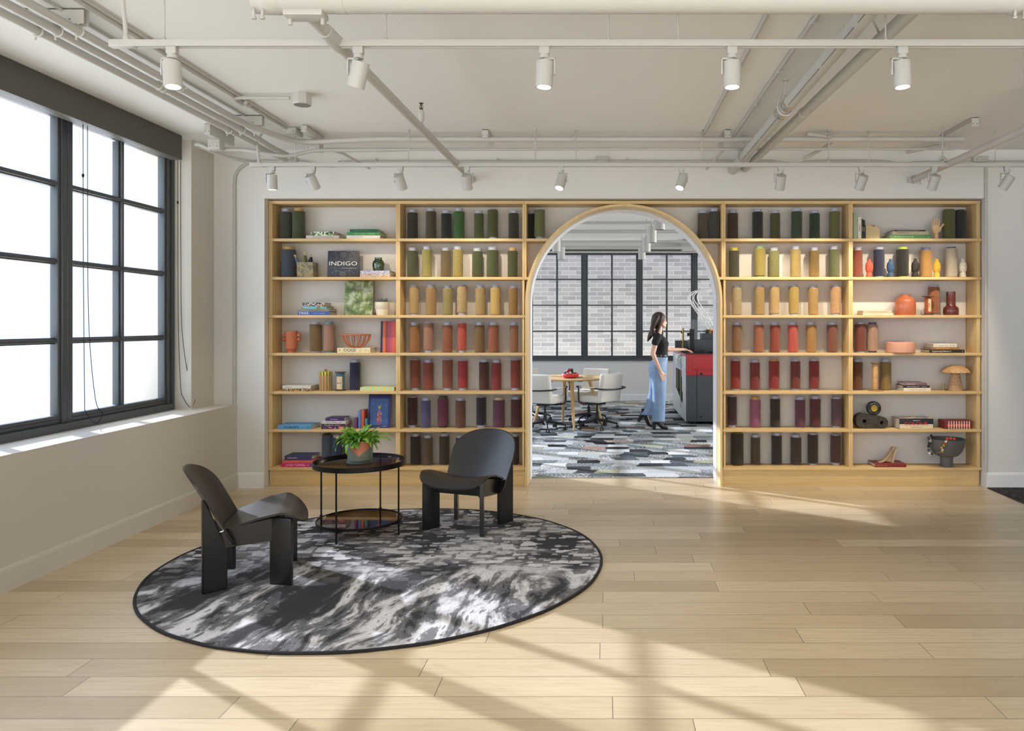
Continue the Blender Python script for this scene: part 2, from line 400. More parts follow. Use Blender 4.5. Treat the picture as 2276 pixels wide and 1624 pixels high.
def m_stripes(name, cols, n, rough=.5, axis='ang', jit=0.0):
    m = NT(name); p = m.sep(m.obj())
    if axis == 'ang': c = m.math('DIVIDE', m.math('ARCTAN2', p[1], p[0]), 2*PI)
    else: c = p['xyz'.index(axis)]
    c = m.math('MULTIPLY', c, n)
    if jit: c = m.math('ADD', c, m.math('MULTIPLY', m.noise(m.map(m.obj(), (1, 1, .35)), 30, 2), jit))
    f = m.math('FRACT', c); k = len(cols)
    m.set(Base_Color=m.ramp(f, [(i/k, lin(*x)) for i, x in enumerate(cols)], 'CONSTANT'), Roughness=rough); return m.m
def m_blotch(name, cols, scale=8, rough=.5, detail=4, dist=1.0, const=False):
    m = NT(name); n = m.noise(m.obj(), scale, detail, .6, dist); k = len(cols)
    m.set(Base_Color=m.ramp(m.mr(n, .3, .7), [(i/max(1, k-(0 if const else 1)), lin(*x)) for i, x in enumerate(cols)], 'CONSTANT' if const else 'LINEAR'), Roughness=rough); return m.m

FLOOR = m_floor(); OAKX = m_ply('oak_veneer_horizontal', 'X'); OAKZ = m_ply('oak_veneer_upright', 'Z')
WALL_SHADE = m_paint('window_wall_paint', (200, 195, 184)); WALL = m_paint('white_wall_paint', (216, 215, 211)); TRIM = m_paint('white_trim_paint', (226, 226, 226), .4, .02)  # left wall and baseboard: same wall paint, darkened to put shade in the colour
BACKP = m_paint('shelf_back_paint', (216, 212, 206)); CEIL = m_ceiling(); PIPE = m_paint('white_pipe_paint', (184, 183, 178), .4, .03)
FRAME = simple('dark_window_metal', lin(70, 76, 78), .38, .1); VAL = simple('dark_bronze_metal', lin(84, 82, 76), .5, .2)
YARN = m_yarn(); TUBE = objcol('spool_tube', .5); PAPER = m_stripes('book_pages', [(214, 206, 190), (196, 188, 172)], 900, .8, 'z')
OC = objcol('dyed_cover', .5); OCG = objcol('glossy_glaze', .22, coat=.4); OCM = objcol('matte_clay', .75, .15)
BLACKWOOD = m_ply('black_stained_veneer', 'X', (27, 28, 31), (19, 20, 22))
BLK = simple('black_metal', lin(30, 30, 31), .35, .6); BPL = simple('black_plastic', lin(28, 28, 30), .45)
BLACKWOOD.node_tree.nodes['Principled BSDF'].inputs['Roughness'].default_value = .36
BLACKWOOD.node_tree.nodes['Principled BSDF'].inputs['Coat Weight'].default_value = .4
BLACKWOOD.node_tree.nodes['Principled BSDF'].inputs['Coat Roughness'].default_value = .24
CHROME = simple('polished_metal', lin(200, 198, 192), .18, 1.0); BRASS = simple('brass', lin(200, 165, 90), .3, 1.0)
SMOKE = m_glass('smoked_glass', (.62, .52, .43), .05); GLASS = m_glass('window_glass', (.98, .985, .985), .004, .0, .06)
GGLASS = m_glass('green_glass', (.42, .56, .48), .08); ACRYL = m_glass('clear_acrylic', (.9, .93, .95), .08)
RUG = m_rug(); BIND = simple('rug_binding', lin(30, 31, 36), .9, bump=.4); CARPET = m_cells(); DCARPET = m_dark_carpet(); BRICK = m_brick()
LENS = m_emit('lamp_lens', (1.0, .93, .80), 9.0); DENIM = m_denim(); COTTON = simple('black_cotton', lin(26, 25, 28), .9, bump=.15)
SKIN = simple('skin', lin(222, 176, 150), .5, var=.04); HAIR = m_stripes('brown_hair', [(40, 25, 19), (56, 35, 25), (46, 29, 21), (70, 44, 30)], 60, .6, 'x', 1.5)
LEATHER = simple('black_leather', lin(34, 32, 34), .35, bump=.1); LEAF = m_leaf(); POT = m_pot()
FABRIC = simple('cream_upholstery', lin(218, 214, 203), .9, bump=.3, var=.03, bscale=300); TABLEW = m_ply('pale_oak', 'X', (226, 192, 138), (208, 170, 112))
SOIL = simple('soil', lin(50, 36, 26), .95, bump=.6); TINE = m_paint('off_white_plastic', (246, 246, 244), .45, .0)
MUSH = m_stripes('carved_wood', [(196, 158, 112), (182, 140, 94), (205, 170, 126), (172, 128, 84)], 30, .5, 'z', 2.5)
# ------------------------------------------------------------------ room shell
H_C = 3.20; YW = 7.27; YS = 7.35; YB = 7.575; YP = 7.79; Y2 = 15.56
XL = -3.85; XU = -3.69; XLEDGE = -3.47; SILL = .79; XR = 9.0; YR = -3.2
ZB = 2.73                                                       # top of the bookcase
XA0, XA1 = PX(597, YS), PX(2179, YS)                              # bookcase ends
AC, AR = PX(1386.5, YS), .922; AZ = PZ(672.5, YS)                   # arch centre, clear radius, springing height
bm = NB(); add_box(bm, XLEDGE-.5, XR, YR, YP-.05, -.1, 0); struct('floor', bm, FLOOR)
bm = NB(); add_box(bm, XLEDGE-.5, 8, YP-.05, Y2+.3, -.1, .002); fl2 = struct('floor_back_room', bm, CARPET); fl2.name = 'floor.001'
bm = NB(); add_prism(bm, [(3.62, YR), (XR, YR), (XR, YW), (3.62, YW)], .0, .008, 'Z'); struct('floor_carpet', bm, DCARPET).name = 'floor.002'
bm = NB(); add_box(bm, -4.3, XR, YR, Y2+.3, H_C, H_C+.15); struct('ceiling', bm, CEIL)

WP = .10; UN = 1.32
def left_units(y_end, n): return [(y_end-UN*(k+1)+WP, y_end-UN*k) for k in range(n)]
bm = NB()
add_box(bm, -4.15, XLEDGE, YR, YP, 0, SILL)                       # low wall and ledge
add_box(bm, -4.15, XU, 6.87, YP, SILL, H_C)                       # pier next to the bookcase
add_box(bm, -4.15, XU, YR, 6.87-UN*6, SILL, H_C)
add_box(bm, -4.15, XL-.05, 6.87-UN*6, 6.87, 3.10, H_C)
add_box(bm, -4.15, XL-.10, 6.835, 6.87, SILL, 3.10); struct('wall_left', bm, WALL_SHADE)
bm = NB()
add_box(bm, -4.15, XLEDGE, YP, Y2+.3, 0, SILL); add_box(bm, -4.15, XU, YP, 8.75, SILL, H_C)
add_box(bm, -4.15, XL-.05, 8.75, Y2, 3.10, H_C); add_box(bm, -4.15, XU, 8.75+UN*5-.0, Y2+.3, SILL, H_C)
struct('wall_left_back_room', bm, WALL).name = 'wall_left.001'
# partition wall with the arch; everything around the bookcase stands proud of it
def arch_wall(bm, x0, x1, z1, cx, R, zc, y0, y1, n=48):
    add_box(bm, x0, cx-R, y0, y1, 0, z1); add_box(bm, cx+R, x1, y0, y1, 0, z1)
    for i in range(n):
        a, b = PI-PI*i/n, PI-PI*(i+1)/n
        xa, xb = cx+R*math.cos(a), cx+R*math.cos(b); za, zb = zc+R*math.sin(a), zc+R*math.sin(b)
        t = bmesh.new(); P = [(xa, za), (xb, zb), (xb, z1), (xa, z1)]
        A = [t.verts.new((x, y0, z)) for x, z in P]; B = [t.verts.new((x, y1, z)) for x, z in P]
        t.faces.new(A); t.faces.new(B[::-1]); t.faces.new([A[0], A[1], B[1], B[0]]); t.faces.new([A[2], A[3], B[3], B[2]])
        merge(bm, t)
    bmesh.ops.remove_doubles(bm, verts=bm.verts, dist=1e-5)
bm = NB(); arch_wall(bm, XU, XR, H_C, AC, AR, AZ, YB, YP)
add_box(bm, XU, XR, YW, YB+.01, ZB+.010, H_C); add_box(bm, XU, XA0-.004, YW, YB+.01, 0, ZB+.010); add_box(bm, XA1+.016, XR, YW, YB+.01, 0, ZB+.010)
struct('wall_back', bm, WALL, sharp=25)
bm = NB(); add_box(bm, XR, XR+.2, YR, YP, 0, H_C); struct('wall_right', bm, WALL)
# arch liner (white) at the back of the reveal
def arch_path(cx, R, zc, y, n=40, zb=0.0):
    return [(cx-R, y, zb)]+[(cx+R*math.cos(PI-PI*i/n), y, zc+R*math.sin(PI-PI*i/n)) for i in range(n+1)]+[(cx+R, y, zb)]
def arch_band(bm, cx, r0, r1, zc, y0, y1, n=40, zb=0.0):
    R = []
    for r, y in ((r0, y0), (r1, y0), (r1, y1), (r0, y1)): R.append([bm.verts.new(p) for p in arch_path(cx, r, zc, y, n, zb)])
    for A, B in ((R[0], R[1]), (R[1], R[2]), (R[2], R[3]), (R[3], R[0])):
        for i in range(len(A)-1): bm.faces.new([A[i], B[i], B[i+1], A[i+1]]).smooth = True
    bm.faces.new([r[0] for r in R]); bm.faces.new([r[-1] for r in R][::-1])
bm = NB(); arch_band(bm, AC, AR-.004, AR+.012, AZ, YB+.02, YP+.01); struct('trim_1', bm, TRIM, sharp=30)
# baseboards
def baseboard(bm, x0, y0, x1, y1, h=.147, t=.016):
    d = Vector((x1-x0, y1-y0, 0)); L = d.length; a = math.atan2(d.y, d.x)
    prof = [(0, 0), (-t, 0), (-t, h-.022), (-t*.75, h-.02), (-t*.75, h-.012), (-t*.35, h), (0, h)]
    M = Matrix.Translation((x0, y0, 0)) @ Matrix.Rotation(a, 4, 'Z')
    t_ = bmesh.new(); A = [t_.verts.new((0, y, z)) for y, z in prof]; B = [t_.verts.new((L, y, z)) for y, z in prof]
    t_.faces.new(A); t_.faces.new(B[::-1])
    for i in range(len(prof)): t_.faces.new([A[i], B[i], B[(i+1) % 7], A[(i+1) % 7]])
    merge(bm, t_, M)
bm = NB(); baseboard(bm, XLEDGE, YR, XLEDGE, YW); o = struct('baseboard_left', bm, WALL_SHADE)  # darker paint puts the shade into this baseboard
bm = NB(); baseboard(bm, XLEDGE, YW, XA0-.004, YW); baseboard(bm, XA1+.012, YW, XR, YW); struct('baseboard_back', bm, TRIM)
bm = NB(); baseboard(bm, XLEDGE, Y2, 8, Y2, .137); baseboard(bm, XLEDGE, YP, XLEDGE, Y2, .137)
struct('baseboard_back_room', bm, TRIM).name = 'baseboard_back.001'
# the left baseboard must sit on the room side of the wall
for ob in (bpy.data.objects['baseboard_left'],):
    for v in ob.data.vertices: v.co.x = XLEDGE+abs(v.co.x-XLEDGE)
for ob in (bpy.data.objects['baseboard_back.001'],):
    for v in ob.data.vertices:
        if abs(v.co.x-XLEDGE) < .02 and v.co.y < Y2-.02: v.co.x = XLEDGE+abs(v.co.x-XLEDGE)
# far wall of the back room, with window band
bm = NB(); add_box(bm, -4.15, 8, Y2, Y2+.3, 0, SILL); add_box(bm, -4.15, 8, Y2, Y2+.3, 3.07, H_C)
add_box(bm, -4.15, -2.62-.05, Y2, Y2+.3, SILL, 3.07); add_box(bm, 4.06, 8, Y2, Y2+.3, SILL, 3.07)
struct('wall_far', bm, WALL)
bm = NB(); add_box(bm, 4.6, 4.8, YP, Y2+.3, 0, .6); add_box(bm, 4.6, 4.8, YP, Y2+.3, 3.1, H_C); struct('wall_right_back_room', bm, WALL).name = 'wall_right.001'
bm = NB(); add_box(bm, -7, 11, 18.4, 18.8, -3, 9.5); struct('wall_outside', bm, BRICK)
# windows: steel sashes with glazing bars
def steel_window(name, M, W, z0, z1, hb, panes=2, post=.05, bw=.030, glass_inset=.02, dep=.07):
    """local x along the window 0..W, y depth (0 = room side), z up"""
    root = bpy.data.objects.new(name, None); COL.objects.link(root); root['kind'] = 'structure'; root.matrix_world = M
    f = NB(); e = .05
    add_box(f, -post, 0, 0, dep+.02, z0-.034, z1+.06, .008); add_box(f, W, W+post, 0, dep+.02, z0-.034, z1+.06, .008)
    add_box(f, 0, W, .0, dep+.02, z1, z1+.06, .006); add_box(f, -post, W+post, -.03, dep+.02, z0-.085, z0-.03); add_box(f, 0, W, .012, dep, z0-.03, z0+.0, .006)
    obj('window_frame', f, FRAME, root)
    s = NB(); b = .028
    add_box(s, 0, b, .012, dep-.01, z0, z1, .006); add_box(s, W-b, W, .012, dep-.01, z0, z1, .006)
    add_box(s, b, W-b, .012, dep-.01, z0, z0+b, .006); add_box(s, b, W-b, .012, dep-.01, z1-b, z1, .006)
    xs = [W*k/panes for k in range(1, panes)]
    for x in xs: add_box(s, x-.012, x+.012, .01, dep-.015, z0+b, z1-b, .004); add_box(s, x-bw, x+bw, .03, dep+.01, z0+b, z1-b, .004)
    for z in hb: add_box(s, b, W-b, .014, dep-.012, z-.012, z+.012, .004); add_box(s, b, W-b, .032, dep+.01, z-bw*.75, z+bw*.75, .004)
    obj('glazing_bars', s, FRAME, root)
    g = NB(); add_box(g, b, W-b, .038, .042, z0+b, z1-b); obj('window_pane', g, GLASS, root)
    return root
wi = 1
HBL = [2.544, 1.994, 1.43]
for y0, y1 in left_units(6.78, 6):
    M = Matrix.Translation((XL, y0, 0)) @ Matrix.Rotation(PI/2, 4, 'Z'); steel_window('window_%d' % wi, M, y1-y0, .875, 3.04, HBL); wi += 1
for k in range(5):
    y0 = 8.75+.05+UN*k; M = Matrix.Translation((XL, y0, 0)) @ Matrix.Rotation(PI/2, 4, 'Z')
    steel_window('window_%d' % wi, M, UN-WP, .875, 3.04, HBL); wi += 1
for k in range(6):
    x0 = -2.62+1.114*k+.04; M = Matrix.Translation((x0, Y2, 0))
    steel_window('window_%d' % wi, M, 1.034, .885, 2.975, [2.456, 1.933, 1.404], post=.0396, bw=.019); wi += 1
bm = NB(); add_box(bm, XL-.10, XL+.012, 6.832, 6.873, .79, 3.10, .006); struct('trim_4', bm, FRAME)
bm = NB(); add_box(bm, -2.66, 4.06, Y2-.05, Y2+.08, 3.01, 3.085, .01); struct('trim_2', bm, VAL)
# lip of the drywall reveal around the threshold
bm = NB(); add_box(bm, AC-AR-.002, AC+AR+.002, YP-.06, YP-.045, 0, .004); struct('trim_3', bm, simple('threshold_strip', lin(120, 112, 98), .4, .6))

# roller blinds: dark valance along the window heads and bead chains
rb = thing('roller_blind', 'dark bronze blind valance running along the heads of the left windows', 'blind', (XU, 0, 0))
bm = NB(); add_box(bm, -.10, .0, -2.6, 6.72, 2.985, H_C-.004, .004); obj('valance', bm, VAL, rb)
def chain(y, zl, sway, lab):
    t = thing('blind_chain', lab, 'chain', (XU-.06, y, 0))
    pts = [(0, 0, 3.0), (.0, .002, 2.2), (.004, .004, 1.5), (.012, sway*.5, 1.0), (.02, sway, zl+.1), (.05, sway+.06, zl+.006), (.06, sway+.12, zl+.07), (.03, sway+.09, 1.0), (.01, .05, 1.5), (.0, .05, 2.2), (0, .048, 3.0)]
    b = NB(); add_tube(b, smooth_path(pts, 5), .0028, 5); obj('bead_loop', b, BLK, t)
    b = NB(); add_ball(b, (0, .0, 2.62), .009, 8, (1, 1, 1.8)); obj('chain_connector', b, BLK, t)
chain(5.53, .82, .0, 'thin black blind chain hanging in front of the wide window mullion')
chain(6.76, .80, .05, 'thin black blind chain looping at the white reveal beside the bookcase')

# ------------------------------------------------------------------ bookcase
SH = [PZ(y, YS) for y in (529.9, 615.4, 700.0, 784.1, 869.4, 953.7, 1038.5)]     # top faces of the seven shelves
TH = .026
XD = [PX(v, YS) for v in (601, 884.5, 1165.5, 1608.3, 1891.2, 2175)]              # uprights (centres)
bc = thing('bookcase', 'built in pale oak bookcase wall wrapped around the round arched doorway', 'bookcase', (0, YS, 0))
yb = YB-YS-.002
tw = .019
def part(name, f, m): b = NB(); f(b); return obj(name, b, m, bc)
for i in range(5):
    x0, x1 = (XA0 if i == 0 else XD[i]), (XA1 if i == 4 else XD[i+1])
    part('top_board', lambda b: add_box(b, x0+.0008, x1-.0008, -.006, yb, ZB-.030, ZB, .0012), OAKX)
for i, x in enumerate(XD):
    for s in ((-1, 1) if 0 < i < 5 else (1,)):
        for z0, z1 in zip([v+.0003 for v in SH[::-1]], [v-TH-.0003 for v in SH[::-1][1:]]+[ZB-.0305]):
            if ((i, s) in ((2, 1), (3, -1))) and z0 < SH[1]: continue
            if i in (0, 5): a, b_ = (x-.017, x+.017)
            else: a, b_ = (x-.0195, x-.0004) if s < 0 else (x+.0004, x+.0195)
            part('upright', lambda b: add_box(b, a, b_, 0.002, yb, z0, z1, .001), OAKZ)
for j, z in enumerate(SH):
    for i in (0, 1, 3, 4):
        x0, x1 = XD[i], XD[i+1]
        if i == 0: x0 = XA0
        if i == 4: x1 = XA1+.012
        if i == 1 and j >= 2: x1 = XD[2]+.006
        if i == 3 and j >= 2: x0 = XD[3]-.006
        part('shelf', lambda b: add_box(b, x0+.0006, x1-.0006, -.008, yb, z-TH, z, .0012), OAKX)
def arch_outer_x(z, s):                                   # where the arch ring is at height z
    r = AR+.022; h = z-AZ
    return AC+s*math.sqrt(max(0, r*r-h*h))
for j in (0, 1):
    z = SH[j]
    part('shelf', lambda b: add_box(b, XD[2]+.0006, arch_outer_x(z-TH*.5, -1)+.002, -.008, yb, z-TH, z, .0012), OAKX)
    part('shelf', lambda b: add_box(b, arch_outer_x(z-TH*.5, 1)-.002, XD[3]-.0006, -.008, yb, z-TH, z, .0012), OAKX)
def f(b): arch_band(b, AC, AR, AR+.022, AZ, -.012, .19, 64)
part('arch_frame', f, m_ply('oak_veneer_arch', 'Z', (222, 196, 146), (208, 176, 120)))
for a, b_ in ((XA0+.004, AC-AR-.0225), (AC+AR+.0225, XA1-.004)): part('plinth', lambda b: add_box(b, a, b_, .012, yb, 0, SH[6]-TH-.0004, .001), OAKX)
for i in (0, 1, 3, 4): part('back_panel', lambda b: add_box(b, XD[i]+.02, XD[i+1]-.02, yb-.004, yb, SH[6], ZB-.03), BACKP)
# corner panels above the arch
# ------------------------------------------------------------------ yarn spools
def spool_meshes(kind, v):
    """unit spool: radius 1 at the yarn, height 1 overall; kind: which end of the tube shows"""
    rnd = random.Random(v*10+len(kind)); t0 = {'top': .015, 'bottom': .075, 'both': .05, 'flush': .012}[kind]; t1 = {'top': .90, 'bottom': .965, 'both': .93, 'flush': .965}[kind]
    prof = [(.80, t0), (.93, t0+.004), (1.0, t0+.02)]
    n = 12
    for i in range(1, n): prof.append((1.0+rnd.uniform(-.022, .018), t0+.02+(t1-t0-.04)*i/n))
    prof += [(1.0, t1-.02), (.95, t1-.006), (.86, t1), (.70, t1)]
    b = NB(); add_lathe(b, prof, 26); y = mesh_of('yarn', b, YARN, 50)
    b = NB(); add_lathe(b, [(.66, 0), (.76, 0), (.79, .01), (.79, .035), (.74, .045), (.72, .96), (.76, .97), (.78, .985), (.76, 1.0), (.64, 1.0), (.62, .97), (.62, .03), (.66, 0)], 22)
    return y, mesh_of('tube', b, TUBE, 40)
SPM = {}
CAPW = lin(176, 180, 198)
ROWN = ['top', 'second', 'third', 'fourth', 'fifth', 'sixth', 'bottom']; ORD = ['first', 'second', 'third', 'fourth', 'fifth', 'sixth', 'seventh', 'eighth']
def yarn_col(c):
    r, g, b, _ = lin(*c); y = .3*r+.5*g+.2*b; k = .80
    return tuple(max(.004, (y+(v-y)*.86)*k) for v in (r, g, b))+(1,)
def spool(row, cx, ytop, w, col, cname, label, ybot=None, kind='top', cap=None, group=None, Y=None):
    zs = SH[row]; R = w/2/F*7.46
    if Y is None:
        Y = 7.455
        if row >= 4 and ybot: Y = max(7.35+R, min(7.53-R*.6, (EYE-zs)*F/(ybot-VY)+R))
    H = PZ(ytop, Y)-zs
    R = w/2/F*Y
    key = (kind, random.randint(0, 2))
    if key not in SPM: SPM[key] = spool_meshes(*key)
    e = thing('yarn_spool', label, 'yarn spool', (PX(cx, Y), Y, zs+.0003), random.uniform(0, 6.28), group, (R, R, H))
    obj('yarn', SPM[key][0], None, e, color=yarn_col(col)); obj('tube', SPM[key][1], None, e, color=cap or CAPW)
    return e
TAN = lin(198, 158, 96); WHT = lin(214, 214, 216)
B2 = 'bay left of arch'; B4 = 'bay right of arch'
GR = 'yarn spools on the bookcase'
tab = [
 (0, B2, [(917, 466.6, 23, (58, 60, 48), 'charcoal green'), (958.2, 463.4, 23, (94, 84, 50), 'khaki brown'), (992, 468.5, 23, (34, 40, 30), 'near black green'), (1020.4, 463.4, 24, (66, 124, 56), 'bright green'), (1064.7, 468.5, 21.5, (92, 104, 44), 'moss green'), (1095.4, 464.3, 23, (98, 100, 38), 'olive', None, 'bottom'), (1141.8, 468, 23, (64, 62, 46), 'dark olive grey')]),
 (1, B2, [(916.8, 550.8, 23.5, (84, 92, 52), 'grey green'), (949, 548, 21.5, (178, 170, 76), 'lime yellow'), (990.8, 551, 22, (124, 102, 58), 'bronze brown'), (1017.5, 548, 23, (186, 164, 68), 'mustard lime'), (1061, 552, 23.5, (82, 92, 38), 'dark moss green'), (1094.6, 549.3, 26, (84, 96, 38), 'thick moss green'), (1139.3, 551, 22, (82, 92, 38), 'tan capped green', None, 'top', TAN)]),
 (2, B2, [(920.2, 633.8, 21.5, (204, 166, 92), 'straw yellow', None, 'both'), (958.2, 632.7, 23.5, (188, 142, 76), 'ochre'), (995.4, 634, 22, (172, 154, 88), 'olive straw'), (1026.9, 632.7, 22.5, (212, 178, 112), 'pale straw', None, 'bottom'), (1067.9, 633.4, 23, (198, 164, 92), 'sand yellow'), (1101.3, 632.7, 22.5, (236, 194, 92), 'bright yellow'), (1140.6, 633.8, 20.5, (176, 128, 60), 'dark ochre')]),
 (3, B2, [(921.4, 716, 23.5, (190, 122, 48), 'amber'), (952.5, 716, 22.5, (196, 138, 108), 'dusty pink', None, 'bottom'), (994.6, 716, 22.5, (180, 100, 58), 'rust brown'), (1027, 716, 19.5, (236, 86, 54), 'bright orange red', None, 'bottom'), (1066, 716, 22.5, (150, 112, 56), 'bronze'), (1096.8, 716, 23.5, (184, 102, 62), 'rust orange'), (1142.2, 716, 19, (172, 112, 66), 'speckled copper')]),
 (4, B2, [(922.8, 797.5, 22, (158, 76, 48), 'brick brown', 864.5, 'bottom'), (952, 798.6, 23, (166, 72, 48), 'brick red', 867.2, 'top'), (994.6, 797.5, 22.5, (172, 92, 62), 'terracotta', 864.5, 'bottom'), (1028.7, 799.3, 22, (196, 38, 52), 'crimson', 867, 'bottom'), (1075.7, 797.5, 22, (96, 44, 36), 'dark maroon', 864.5), (1103.4, 799, 22, (166, 46, 52), 'raspberry', 867), (1145.5, 798, 21, (166, 62, 44), 'russet', 864.5, 'bottom')]),
 (5, B2, [(916.6, 880.7, 21.5, (76, 34, 36), 'wine brown', 947.2, 'bottom'), (946.5, 882.9, 21.5, (98, 94, 150), 'lavender blue', 951.6), (984.8, 880.2, 24, (130, 50, 80), 'plum pink', 947.8, 'both', lin(70, 84, 60)), (1023.4, 882.9, 22.5, (128, 78, 56), 'chestnut', 951.6), (1069.7, 880.2, 22, (52, 38, 56), 'dark aubergine', 947.8, 'bottom'), (1109, 881.8, 26, (116, 62, 94), 'thick purple', 950, 'top', lin(206, 190, 160)), (1147, 880.2, 23, (92, 38, 38), 'oxblood', 947.2)]),
 (6, B2, [(923.6, 962.2, 22.5, (56, 42, 32), 'dark brown', 1030.3), (950.5, 966, 23, (116, 92, 60), 'taupe brown', 1034.7), (987.5, 961.6, 22.5, (74, 62, 38), 'dark khaki', 1029.6), (1023, 966, 20, (54, 48, 44), 'charcoal', 1034.7), (1144.9, 962.7, 18, (58, 38, 36), 'black brown', 1030.7)]),
 (0, B4, [(1628.7, 467.8, 23, (86, 64, 44), 'dark brown'), (1683.9, 464.4, 23.5, (48, 48, 46), 'charcoal black'), (1722.8, 468, 22, (94, 94, 46), 'olive'), (1770.7, 463.6, 24, (60, 86, 56), 'forest green'), (1810.6, 468, 22.5, (44, 70, 44), 'dark green'), (1854.9, 463.4, 23, (122, 124, 56), 'speckled moss green')]),
 (1, B4, [(1631.6, 550.7, 23, (78, 78, 48), 'dark olive', None, 'top', lin(206, 186, 70)), (1689, 547.8, 25, (186, 166, 56), 'acid yellow', None, 'both', lin(140, 166, 120)), (1720.3, 551.2, 23.5, (150, 146, 68), 'pale olive'), (1767.9, 547.8, 23, (202, 172, 82), 'speckled gold'), (1809.3, 550.7, 22.5, (160, 124, 42), 'dark gold'), (1854, 547.8, 23.5, (114, 120, 66), 'sage green')]),
 (2, B4, [(1637.3, 633.3, 22, (206, 178, 124), 'pale sand'), (1687.7, 632.4, 23, (200, 162, 82), 'wheat'), (1721.7, 633.3, 21.5, (226, 184, 108), 'light straw', None, 'both'), (1764.2, 632.4, 22.5, (204, 168, 60), 'golden yellow', None, 'both'), (1807.2, 633.3, 22, (196, 152, 72), 'ochre yellow'), (1857.4, 632.4, 23, (218, 164, 102), 'apricot', None, 'both')]),
 (3, B4, [(1637.9, 715.6, 22, (166, 116, 72), 'camel'), (1685.9, 715, 22, (190, 110, 60), 'burnt orange'), (1722.4, 715.6, 22, (176, 66, 36), 'deep rust'), (1762, 715, 22.5, (226, 84, 62), 'coral red'), (1802.8, 715, 22.5, (200, 142, 54), 'amber gold'), (1849.6, 715, 23.5, (148, 80, 50), 'cinnamon')]),
 (4, B4, [(1634.7, 797.2, 21, (176, 38, 34), 'scarlet', 865, 'both'), (1677.7, 798.4, 22, (150, 44, 46), 'wine red', 866.5), (1720.4, 797.2, 23, (174, 34, 32), 'tan capped scarlet', 864.5, 'both', TAN), (1767.7, 798, 21.5, (136, 48, 42), 'mahogany red', 866, 'both'), (1809.5, 797.2, 22, (152, 32, 34), 'deep red', 864.5, 'both')]),
 (5, B4, [(1627.3, 878.8, 20.5, (84, 56, 68), 'dusky plum', 946, 'bottom'), (1678.4, 881.2, 24, (180, 94, 136), 'bright pink', 949.7, 'top', TAN), (1722.8, 878.8, 22, (56, 38, 30), 'dark brown', 946.5), (1778.3, 881.2, 22.5, (116, 58, 88), 'purple', 949.7), (1811.9, 878.8, 23.5, (104, 40, 40), 'dark wine', 946.5), (1859.2, 881.2, 23.5, (112, 80, 88), 'mauve brown', 949.7, 'both')]),
 (6, B4, [(1638.3, 960.5, 28, (54, 44, 28), 'thick black brown', 1029.4, 'flush', lin(120, 124, 50)), (1678.9, 964.8, 21, (94, 72, 52), 'taupe', 1034), (1726, 960, 23, (56, 44, 32), 'very dark brown', 1028), (1769, 964.6, 24, (78, 58, 46), 'cocoa brown', 1033.6), (1806.6, 960.5, 22.5, (70, 50, 32), 'espresso brown', 1029.2, 'both'), (1857.3, 964.6, 23, (98, 60, 46), 'reddish brown', 1033, 'bottom')]),
]
for row, bay, L in tab:
    for k, s in enumerate(L):
        s = list(s)+[None]*(8-len(s)); cx, yt, w, col, cn, yb_, kind, cap = s
        spool(row, cx, yt, w, col, cn, '%s yarn spool, %s from left, %s shelf, %s' % (cn, ORD[k], ROWN[row], bay), yb_, kind or 'top', cap, GR)
